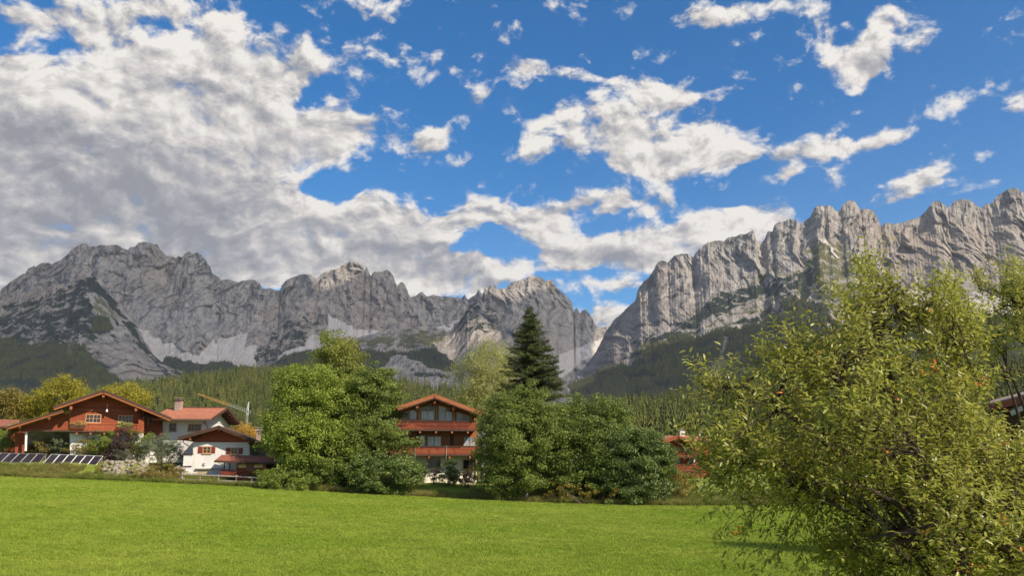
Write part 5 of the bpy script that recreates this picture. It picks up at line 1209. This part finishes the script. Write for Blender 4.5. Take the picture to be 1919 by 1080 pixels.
D.window(1267.5, 838.5, 1275, 846, 172, 1, 1, 1, 'win_dark', 'glass', False); D.window(1281, 838.5, 1291, 846, 172, 1, 1, 1, 'win_dark', 'glass_curtain', False)
D.window(1268, 862, 1275, 873, 172, 1, 1, 1, 'win_dark', 'glass', False); D.window(1290, 863, 1297, 873, 172, 1, 1, 1, 'win_dark', 'glass', False)
D.balcony(1256, 1310, 845.8, 857, 170, 2, 'rail_wood', .25, 3); D.balcony(1264, 1308, 872, 883.5, 170, 2, 'rail_wood', .25, 3)
D.rect('post', 1298, 829, 1301, 846, 170.3, .3, 'beam'); D.rect('post', 1300.5, 857.5, 1303, 873, 170.3, .3, 'white_paint')
for px, py in ((1271,823), (1299,831)): D.purlin(px, py, 168.9, 172.2, .4, .5)

# ------------------------------------------------------------------ dark chalet close by on the right
E = House('dark_chalet', 1990, 44, -.05, 'dark wooden chalet corner with a weathered roof at the right picture edge', 'chalet')
o = E.o
def EP(px, py, Y): return at(px, py, Y)-o
e0, e1, e2, e3 = EP(1853, 757, 46.5), EP(2160, 676, 38.0), EP(2240, 640, 43.5), EP(1858, 751, 52.5)
n3 = (e1-e0).cross(e3-e0).normalized(); e2 = e1+(e3-e0)*1.0
r = MB().slab([e0, e1, e2, e3], .16).build('roof', M['tiles_grey'], E.root)
MB().bar(e0+Vector((0, -.05, -.26)), e1+Vector((0, -.05, -.26)), .08, .34).build('fascia_board', M['rail_red'], r)
MB().bar(e0+Vector((.05, .0, -.24)), e3+Vector((.05, 0, -.24)), .08, .30).build('barge_board', M['dark_wood'], r)
f = [e0+(e1-e0)*.0+Vector((0, .05, -.5))]
MB().slab([e0+Vector((.1, .1, -.45)), e1+Vector((.1, .1, -.45)), e2+Vector((0, 0, -.45)), e3+Vector((.1, 0, -.45))], .08).build('soffit', M['dark_wood'], r)
w0 = e0.lerp(e1, .10)+(e3-e0)*.18; w1 = e1+(e3-e0)*.18; w2 = e2.copy(); w3 = e3+(e1-e0)*.10
def up(v, z): return Vector((v.x, v.y, z))
vs = []
for q, dz in ((w0, 0), (w1, 0), (w2, 0), (w3, 0)): vs.append(up(q, 0))
for q in (w0, w1, w2, w3): vs.append(up(q, q.z-.62))
MB()._add(vs, [(0,3,2,1),(4,5,6,7),(0,1,5,4),(1,2,6,5),(2,3,7,6),(3,0,4,7)]).build('wall', M['dark_wood'], E.root)
dirv = (e1-e0).normalized()
for k in range(6):
    q = e0+(e1-e0)*(.04+.1*k); MB().bar(q+Vector((0, .1, -.62)), q+(e3-e0)*.2+Vector((0, 0, -.62)), .12, .16).build('rafter', M['rail_red'], r)
q0 = w0.lerp(w1, .15); MB().bar(up(q0, q0.z-1.2)+Vector((0, -.12, 0)), up(q0, q0.z-1.2)+dirv*3+Vector((0, -.12, 0)), .1, .14).build('cornice_board', M['beam'], E.root)
# a second, nearer roof corner that shows at the very edge
g0, g1, g2, g3 = EP(1893, 768, 41), EP(2100, 670, 36), EP(2140, 690, 41), EP(1935, 768, 46)
r2 = MB().slab([g0, g1, g2, g3], .14).build('porch_roof', M['tiles_brown'], E.root); MB().bar(g0+Vector((0, -.05, -.2)), g1+Vector((0, -.05, -.2)), .08, .22).build('fascia_board', M['metal'], r2)

# ------------------------------------------------------------------ solar arrays on the bank
def solar(name_label, bl, br, tl, tr, Yb, Yt, n, frame):
    P0, P1, Q0, Q1 = at(*bl, Yb), at(*br, Yb), at(*tl, Yt), at(*tr, Yt); o = Vector((P0.x, P0.y, gz(P0.x, P0.y))); r = empty('solar_array', o); tag(r, name_label, 'solar array', 'solar arrays on the grass bank')
    P0, P1, Q0, Q1 = P0-o, P1-o, Q0-o, Q1-o
    for i in range(n):
        a, b = (i+.03)/n, (i+.97)/n; c = [P0.lerp(P1, a), P0.lerp(P1, b), Q0.lerp(Q1, b), Q0.lerp(Q1, a)]
        s = MB().slab(c, .05).build('solar_panel', M['solar'], r); nn = (c[1]-c[0]).cross(c[3]-c[0]).normalized()*.02
        fb = MB()
        for k in range(4): fb.bar(c[k]+nn, c[(k+1) % 4]+nn, .032, .03)
        fb.build('frame', M[frame], s)
    rails = MB()
    for t in (.2, .8): rails.bar(P0.lerp(Q0, t)-Vector((0, 0, .1)), P1.lerp(Q1, t)-Vector((0, 0, .1)), .06)
    for i in range(n+1):
        for t in (.15, .85):
            q = P0.lerp(P1, i/n).lerp(Q0.lerp(Q1, i/n), t); w = q+o; g0 = gz(w.x, w.y)-o.z-.1
            if q.z-.1 > g0: rails.bar(q-Vector((0, 0, .1)), Vector((q.x, q.y, g0)), .06)
    rails.build('rack', M['metal'], r)
solar('dark solar array with slim frames at the left picture edge', (-70,865), (73,869.3), (-50,849), (88,852), 93.9, 95.4, 8, 'metal')
solar('solar array with bright white dividers, right one of the pair', (79.5,871), (179,874.5), (96,852.4), (193.5,856), 93.6, 95.4, 6, 'white_paint')

# ------------------------------------------------------------------ boulder wall, fences, crane
def rock_mesh(seed):
    bm = bmesh.new(); bmesh.ops.create_icosphere(bm, subdivisions=2, radius=1); r = random.Random(seed)
    V = np.array([v.co[:] for v in bm.verts]); k = 1+.22*noise3(V[:, 0]*1.3+seed, V[:, 1]*1.3, V[:, 2]*1.3, seed)+.08*noise3(V[:, 0]*3, V[:, 1]*3+seed, V[:, 2]*3, seed)
    V = V*k[:, None]*[1, .8, .78]; V = np.clip(V, [-.85, -.7, -.62], [.85, .7, .62])
    for v, c in zip(bm.verts, V): v.co = c
    me = bpy.data.meshes.new('stone'); bm.to_mesh(me); bm.free(); me.materials.append(M['stone']); return me
ROCKS = [rock_mesh(s) for s in range(7)]
def boulder_wall():
    bx = at(265, 880, 93).x; root = empty('boulder_wall', (bx, 94, gz(bx, 94))); tag(root, 'bank of pale piled boulders between the solar arrays and the small white house', 'stone wall')
    r = random.Random(4); n = 0
    for row in range(8):
        Y = 91.0+row*.62; px = 192+row*1.2
        while px < 343 and n < 290:
            sz = r.uniform(.20, .36)*(1.25 if r.random() < .15 else 1); x = at(px, 880, Y).x+r.uniform(-.08, .08); yy = Y+r.uniform(-.2, .2)
            base = gz(x, yy); right = np.clip((px-300)/40, 0, 1)
            z = max(base+.05, 1.9+ (row*.27)*right) + r.uniform(-.06, .12)
            if r.random() < .93:
                s = bpy.data.objects.new('stone', ROCKS[n % 7]); COL.objects.link(s); s.parent = root; s.location = Vector((x, yy, z))-root.location
                s.rotation_euler = (r.uniform(-.5, .5), r.uniform(-.5, .5), r.uniform(0, 6.28)); s.scale = (sz, sz, sz*r.uniform(.8, 1.1)); n += 1
            px += sz*r.uniform(1.45, 1.9)*17
boulder_wall()
def rail_fence(label, posts, rails, Y, group):
    (x0, t0, b0) = posts[0]; o = at(x0, b0, Y); o.z = gz(o.x, Y); root = empty('rail_fence', o); tag(root, label, 'fence', group); r = random.Random(int(x0))
    for px, t, b in posts:
        p = at(px, t, Y)-o; g = gz(p.x+o.x, Y)-o.z; MB().tube([(p.x+.02, 0, g-.2), (p.x+r.uniform(-.03, .03), 0, p.z)], [.075, .065], 7).build('post', M['weathered'], root)
    for (xa, ya), (xb, yb) in rails:
        n = max(1, int(abs(xb-xa)/30)); 
        for k in range(n):
            a = at(xa+(xb-xa)*k/n, ya+(yb-ya)*k/n, Y)-o; b = at(xa+(xb-xa)*(k+1)/n, ya+(yb-ya)*(k+1)/n, Y)-o
            MB().bar(a+Vector((0, -.1, 0)), b+Vector((-.02, -.1, r.uniform(-.03, .03))), .05, .13).build('rail', M['weathered'], root)
rail_fence('long weathered wooden rail fence in front of the small white house', [(342,885,907), (375,889,909), (410,890,910), (443,891,911), (472,893,912)], [((341,889.5),(486,896)), ((341,899.5),(486,904.5))], 91.2, 'wooden rail fences')
rail_fence('short piece of wooden rail fence between two yellow-brown bushes', [(213.5,881,901), (233,882,901), (252.5,881,901)], [((213,885.5),(253,885)), ((213,893.5),(253,893.5))], 92.2, 'wooden rail fences')
def crane():
    Y = 470; o = at(464, 860, Y); o.z = 2; root = empty('tower_crane', o); tag(root, 'tower crane with an orange jib in front of the wooded hill', 'crane')
    top = at(466.5, 754, Y)-o; piv = at(464.5, 771, Y)-o; tip = at(371, 739, Y)-o; mid = tip.lerp(piv, .62); back = at(471, 773, Y)-o
    def lattice(a, b, w0, w1, n, mat, name):
        mb = MB(); d = (b-a).normalized(); up_ = Vector((0, 0, 1)) if abs(d.z) < .9 else Vector((0, 1, 0)); s = d.cross(up_).normalized(); u = s.cross(d).normalized()
        prev = None
        for i in range(n+1):
            c = a.lerp(b, i/n); w = w0+(w1-w0)*i/n; cr = [c+s*w-u*w, c-s*w-u*w, c+u*w]
            if prev:
                for k in range(3): mb.bar(prev[k], cr[k], .13); mb.bar(prev[k], cr[(k+1) % 3], .09)
            prev = cr
        return mb.build(name, M[mat], root)
    lattice(tip, mid, .25, .6, 16, 'crane_yellow', 'jib'); lattice(mid, piv, .6, .75, 9, 'metal', 'jib')
    lattice(piv, back, .7, .6, 2, 'metal', 'counter_jib'); lattice(Vector((piv.x, 0, 0)), piv, .5, .5, 14, 'metal', 'mast'); lattice(piv, top, .5, .12, 4, 'white_paint', 'tower_peak')
    MB().box(piv.x-.6, piv.x+.6, -.6, .6, piv.z-2.4, piv.z-.9).build('cab', M['metal'], root)
crane()

# ------------------------------------------------------------------ the near fruit trees on the right
M['plum'] = m_leaf('plum_leaf', ((.075,.095,.014), (.175,.19,.03), (.33,.325,.065)), .38, .38, .5, .3, 1.3)
M['plum_dark'] = m_leaf('dark_plum_leaf', ((.045,.075,.014), (.08,.115,.02), (.13,.16,.03)), .35, .4, .5, .2, 1.3)
M['orange_leaf'] = m_simple('orange_autumn_leaf', (.42,.11,.025), (.55,.20,.04), 20, .5, .4, .002)
def spray_set(Cn, Dn, rnd, n_leaf, L, leaf_l, aspect=.36):
    """Cn (n,3) twig bases, Dn (n,3) twig directions; leaves alternate along each arching twig. Returns leaf quads and the twig polylines"""
    n = len(Cn); k = np.arange(n_leaf)/(n_leaf-1); Dn = Dn/np.linalg.norm(Dn, axis=1)[:, None]
    Ls = (L*rnd.uniform(.55, 1.35, n))[:, None, None]; sag = rnd.uniform(-.05, .35, n)[:, None]
    pos = Cn[:, None]+Dn[:, None]*(k[None, :, None]*Ls); pos[..., 2] -= (k[None]**2)*sag*Ls[..., 0]
    side = np.cross(Dn, rnd.normal(size=(n, 3))*.5+[0, 0, 1]); side /= np.linalg.norm(side, axis=1)[:, None]; upv = np.cross(side, Dn)
    al = np.where(np.arange(n_leaf) % 2 == 0, 1., -1.)[None, :]+rnd.normal(size=(n, n_leaf))*.35
    t = Dn[:, None]*rnd.uniform(.35, 1.0, (n, n_leaf))[..., None]+side[:, None]*al[..., None]*.75+upv[:, None]*rnd.normal(size=(n, n_leaf))[..., None]*.45
    t[..., 2] -= rnd.uniform(0, .45, (n, n_leaf)); t = t.reshape(-1, 3); t /= np.linalg.norm(t, axis=1)[:, None]
    B = pos.reshape(-1, 3); up_ = rnd.normal(size=t.shape)*.45+[0, 0, 1]; b = np.cross(t, up_); b /= np.linalg.norm(b, axis=1)[:, None]; nr = np.cross(b, t)
    s = (leaf_l*rnd.uniform(.6, 1.25, len(B)))[:, None]; W = s*aspect*.5; B = B+t*s*.12
    # petiole end, two shoulders, tip; folded along the midrib and curved down
    V = np.stack([B, B+t*s*.38+b*W+nr*W*.45, B+t*s*.78+b*W*.72+nr*W*.2-nr*s*.06, B+t*s-nr*s*.14, B+t*s*.78-b*W*.72+nr*W*.2-nr*s*.06, B+t*s*.38-b*W+nr*W*.45, B+t*s*.5-nr*s*.02], 1)
    return V, pos
LF = np.array([[0, 6, 1], [1, 6, 2], [2, 6, 3], [0, 5, 6], [5, 4, 6], [4, 3, 6]])
def leaf_mesh(name, V, mat):
    n = len(V); F = (np.arange(n)[:, None, None]*7+LF[None]).reshape(-1, 3); me = np_mesh(name, V.reshape(-1, 3), F, True); me.materials.append(mat); return me
def fruit_tree(base, outline, Yc, depth, n_spray, seed, label, trunk_r, leaf_l=.075, own=300, hang=None, mat='plum', oranges=(), limbs=()):
    rnd = np.random.default_rng(seed); root = empty('plum_tree', base); tag(root, label, 'tree'); base = Vector(base)
    xs = [p[0] for p in outline]; ys = [p[1] for p in outline]; C = []; Dr = []
    got = 0
    while got < n_spray:
        m = 4000; px = rnd.uniform(min(xs), max(xs), m); py = rnd.uniform(min(ys), max(ys), m)
        d, ins = seg_dist(px, py, outline); s = np.where(ins, d, -d)+26*fbm2(px/60, py/60, 3, seed=seed)
        ok = s > 4; px, py, s = px[ok], py[ok], s[ok]
        half = depth*np.sqrt(np.clip(s/170, .02, 1)); Y = Yc+half*rnd.uniform(-1, 1, len(px))
        u, v = pix_uv(px, py); P = np.stack([u*Y, Y, CAM_H+v*Y], -1)
        g = noise3(P[:, 0]*1.55, P[:, 1]*1.55, P[:, 2]*1.9, seed+3)+.5*noise3(P[:, 0]*3.6, P[:, 1]*3.6, P[:, 2]*4, seed+4); keep = g > rnd.uniform(-.28, .30, len(P))
        P = P[keep]; C.append(P); got += len(P)
    P = np.vstack(C)[:n_spray]; cen = np.array([base.x, base.y, base.z+2.2]); out = P-cen; out /= np.linalg.norm(out, axis=1)[:, None]
    D = out*.8+rnd.normal(size=P.shape)*.5; D[:, 2] += .42
    V, pos = spray_set(P, D, rnd, 15, .42, leaf_l)
    Vh = []
    tw = [pos]
    if hang:
        for (ax, ay, bx, by, Y) in [(*h[:4], h[4]+1.9) for h in hang]:                     # bare hanging shoots with leaves only towards the tip
            a = np.array(at(ax+(ax-bx)*.6, ay-55, Y)); b = np.array(at(bx, by, Y-.3)); n = 9; q = np.linspace(.3, 1, n)[:, None]; c = a+(b-a)*q+rnd.normal(size=(n, 3))*.05
            dd = np.tile((b-a), (n, 1))+rnd.normal(size=(n, 3))*.5; Vq, pq = spray_set(c, dd, rnd, 7, .17, leaf_l*.95); Vh.append(Vq.reshape(-1, 7, 3)); tw.append(None)
            limb = MB().tube([Vector(a)-base, (Vector(a)*.55+Vector(b)*.45)-base+Vector((-.05, 0, .07)), Vector(b)-base], [.0045, .004, .002], 5).build('shoot', M['dark_bark'], root)
    V = V.reshape(-1, 7, 3)
    if Vh: V = np.vstack([V]+Vh)
    V = V-np.array(base)
    # the leaves that show largest are single leaves, the rest one mass
    W = V[:, 3]-V[:, 0]; cam_p = np.array([0, 0, CAM_H])-np.array(base); dist = np.linalg.norm(V[:, 0]-cam_p, axis=1)
    ctr = V[:, 0]+np.array(base); px, py = uv_pix(ctr[:, 0]/ctr[:, 1], (ctr[:, 2]-CAM_H)/ctr[:, 1])
    sc = np.linalg.norm(W, axis=1)/dist*((px > 1290) & (px < 1915) & (py > 480) & (py < 1075)); single = np.argsort(-sc)[:own]
    m = np.ones(len(V), bool); m[single] = False
    fo = link_mesh('foliage', leaf_mesh('foliage', V[m], M[mat]), None, root); fo['kind'] = 'stuff'
    for i in single:
        q = V[i]-V[i][0]; me = np_mesh('leaf', q, LF, True); me.materials.append(M[mat]); lo = link_mesh('leaf', me, None, root, tuple(V[i][0]))
    # wood: main limbs, branches, twigs
    Pl = P-np.array(base); mb = MB(); rr = random.Random(seed); mains = []
    for tgt, r0 in limbs:
        e = Vector(tgt)-base; s = Vector((0, 0, 2.2+rr.random()*.6)); mid = s.lerp(e, .45)+Vector((rr.uniform(-.15, .15), rr.uniform(-.15, .15), .35))
        pts = [s, s.lerp(mid, .5)+Vector((0, 0, .06)), mid, mid.lerp(e, .5)+Vector((0, 0, .05)), e]; mb.tube(pts, [r0, r0*.8, r0*.6, r0*.4, r0*.18], 7)
        for a, b in zip(pts[1:-1], pts[2:]): mains += [a.lerp(b, t) for t in (0, .33, .66)]
    mains_a = np.array([list(x) for x in mains]); mb.tube([(0, 0, -.3), (.03, 0, 1.2), (0, 0, 2.7)], [trunk_r*1.2, trunk_r, trunk_r*.8], 10)
    sel = rnd.choice(len(Pl), min(len(Pl), 420), replace=False); second = []
    for i in sel[:90]:
        e = Pl[i]; j = np.argmin(np.linalg.norm(mains_a-e, axis=1)+.35*np.maximum(0, mains_a[:, 2]-e[2])); a = mains_a[j]; m1 = a+(e-a)*.5+[rr.uniform(-.08, .08), rr.uniform(-.08, .08), .1]
        mb.tube([a, a+(m1-a)*.5, m1, e], [.024, .019, .015, .006], 5); second += [a+(m1-a)*.5, m1, m1+(e-m1)*.5, e]
    second = np.array(second)
    mb.build('trunk', M['dark_bark'], root, smooth=True)
    tm = MB()
    for i in range(len(Pl)):
        if i % 2: continue
        e = Pl[i]; j = np.argmin(np.linalg.norm(second-e, axis=1)); a = second[j]
        if np.linalg.norm(e-a) < .9: tm.tube([a, a+(e-a)*.55+[0, 0, .03], e], [.006, .005, .003], 3)
    # the twigs that carry the leaves
    for q in pos[::2]: tm.tube([q[0]-np.array(base), q[7]-np.array(base), q[14]-np.array(base)], [.0035, .003, .0015], 3)
    tw_o = tm.build('twigs', M['dark_bark'], root); tw_o['kind'] = 'stuff'
    for (ox, oy, Y) in oranges:
        c = Vector(at(ox, oy, Y))-base; mbb = MB(); v = []
        Vq, _ = spray_set(np.array([[0, 0, 0]]), np.array([[rr.uniform(-1, 1), rr.uniform(-.4, .2), .3]]), rnd, 4, .11, leaf_l*.8, .42); me = leaf_mesh('orange_leaf', Vq.reshape(-1, 7, 3), M['orange_leaf'])
        link_mesh('orange_leaf', me, None, root, tuple(c))
    return root
bx = at(1775, 1000, 9.6).x
OUT = [(1318,905),(1312,860),(1322,800),(1340,760),(1330,725),(1368,700),(1420,688),(1470,672),(1478,640),(1510,632),(1530,655),(1560,640),(1580,600),(1556,575),(1590,555),(1612,520),(1628,486),(1650,520),(1668,560),(1700,585),
       (1716,575),(1745,560),(1770,545),(1788,530),(1798,560),(1830,590),(1850,640),(1840,690),(1846,740),(1850,800),(1880,845),(1960,860),(2060,850),(2160,900),(2200,1000),(2160,1200),(1900,1260),(1700,1200),(1600,1130),(1560,1060),(1620,1000),(1560,985),(1500,975),(1450,962),(1400,950),(1350,940)]
ORG = [(1450,740,8.6),(1510,742,8.7),(1557,660,9.0),(1652,672,8.7),(1664,676,8.8),(1738,596,8.9),(1730,704,8.3),(1754,686,8.4),(1762,692,8.4),(1821,722,8.6),(1857,717,9.2),(1668,848,8.0),(1876,836,8.1),(1389,999,8.0),(1743,1000,7.9),(1868,975,7.9),(1878,982,7.9),(1915,1037,7.7),(1815,1064,7.7),(1692,750,8.3),(1820,1075,7.7)]
hangs = [(1450,900,1395,1010,8.7),(1445,900,1330,965,8.9),(1460,940,1375,1030,8.6),(1500,945,1440,1060,8.5),(1520,950,1405,1075,8.4),(1560,960,1490,1060,8.3),(1380,920,1320,940,9.0),(1540,955,1535,1040,8.6),(1565,950,1566,1025,8.7),
         (1590,960,1600,1020,8.6),(1610,950,1590,1030,8.8),(1480,940,1340,1000,8.8),(1500,960,1440,1085,8.1),(1420,930,1350,1000,8.4),(1470,950,1420,1050,8.3),(1410,925,1350,935,9.1),(1350,910,1312,925,9.2),(1620,1000,1540,1050,8.2),
         (1500,950,1470,1010,8.9),(1540,970,1500,1040,8.2),(1520,960,1450,1030,8.4),(1390,925,1400,985,8.8),(1640,990,1560,1045,8.1)]
tg = lambda px, py, Y: tuple(at(px, py, Y))
fruit_tree((bx, 9.6, gz(bx, 9.6)), OUT, 9.6, 1.75, 4200, 9, 'near fruit tree filling the right side, yellow-green leaves and a few orange ones', .13,
    own=300, hang=hangs, oranges=ORG,
    limbs=[(tg(1420,740,9.4),.07),(tg(1360,860,9.3),.05),(tg(1630,560,9.7),.075),(tg(1560,700,8.9),.06),(tg(1780,600,9.5),.07),(tg(1450,900,8.9),.045),(tg(1850,800,9.6),.06),(tg(2050,900,9.8),.06),(tg(1700,820,8.4),.05),(tg(1560,900,8.6),.055),(tg(1620,1010,8.4),.05),(tg(1900,950,8.5),.05),(tg(1700,650,10.6),.06)])
b2 = at(2010, 1000, 13.2).x
OUT2 = [(1830,520),(1850,540),(1865,560),(1880,525),(1895,500),(1912,496),(1935,520),(1990,560),(2100,560),(2200,640),(2200,700),(2060,690),(1930,690),(1900,690),(1870,690),(1845,680),(1826,660),(1850,620),(1835,580)]
fruit_tree((b2, 13.2, gz(b2, 13.2)), OUT2, 13.2, 1.5, 1000, 21, 'second fruit tree behind the near one, its twigs rising at the right picture edge', .12, own=0, mat='plum', oranges=[(1862,716,12.6)],
    limbs=[(tg(1850,600,13),.05),(tg(1905,540,13.2),.06),(tg(1960,600,13),.06),(tg(2080,700,13),.06),(tg(1880,690,12.6),.05),(tg(2080,680,13),.05)])
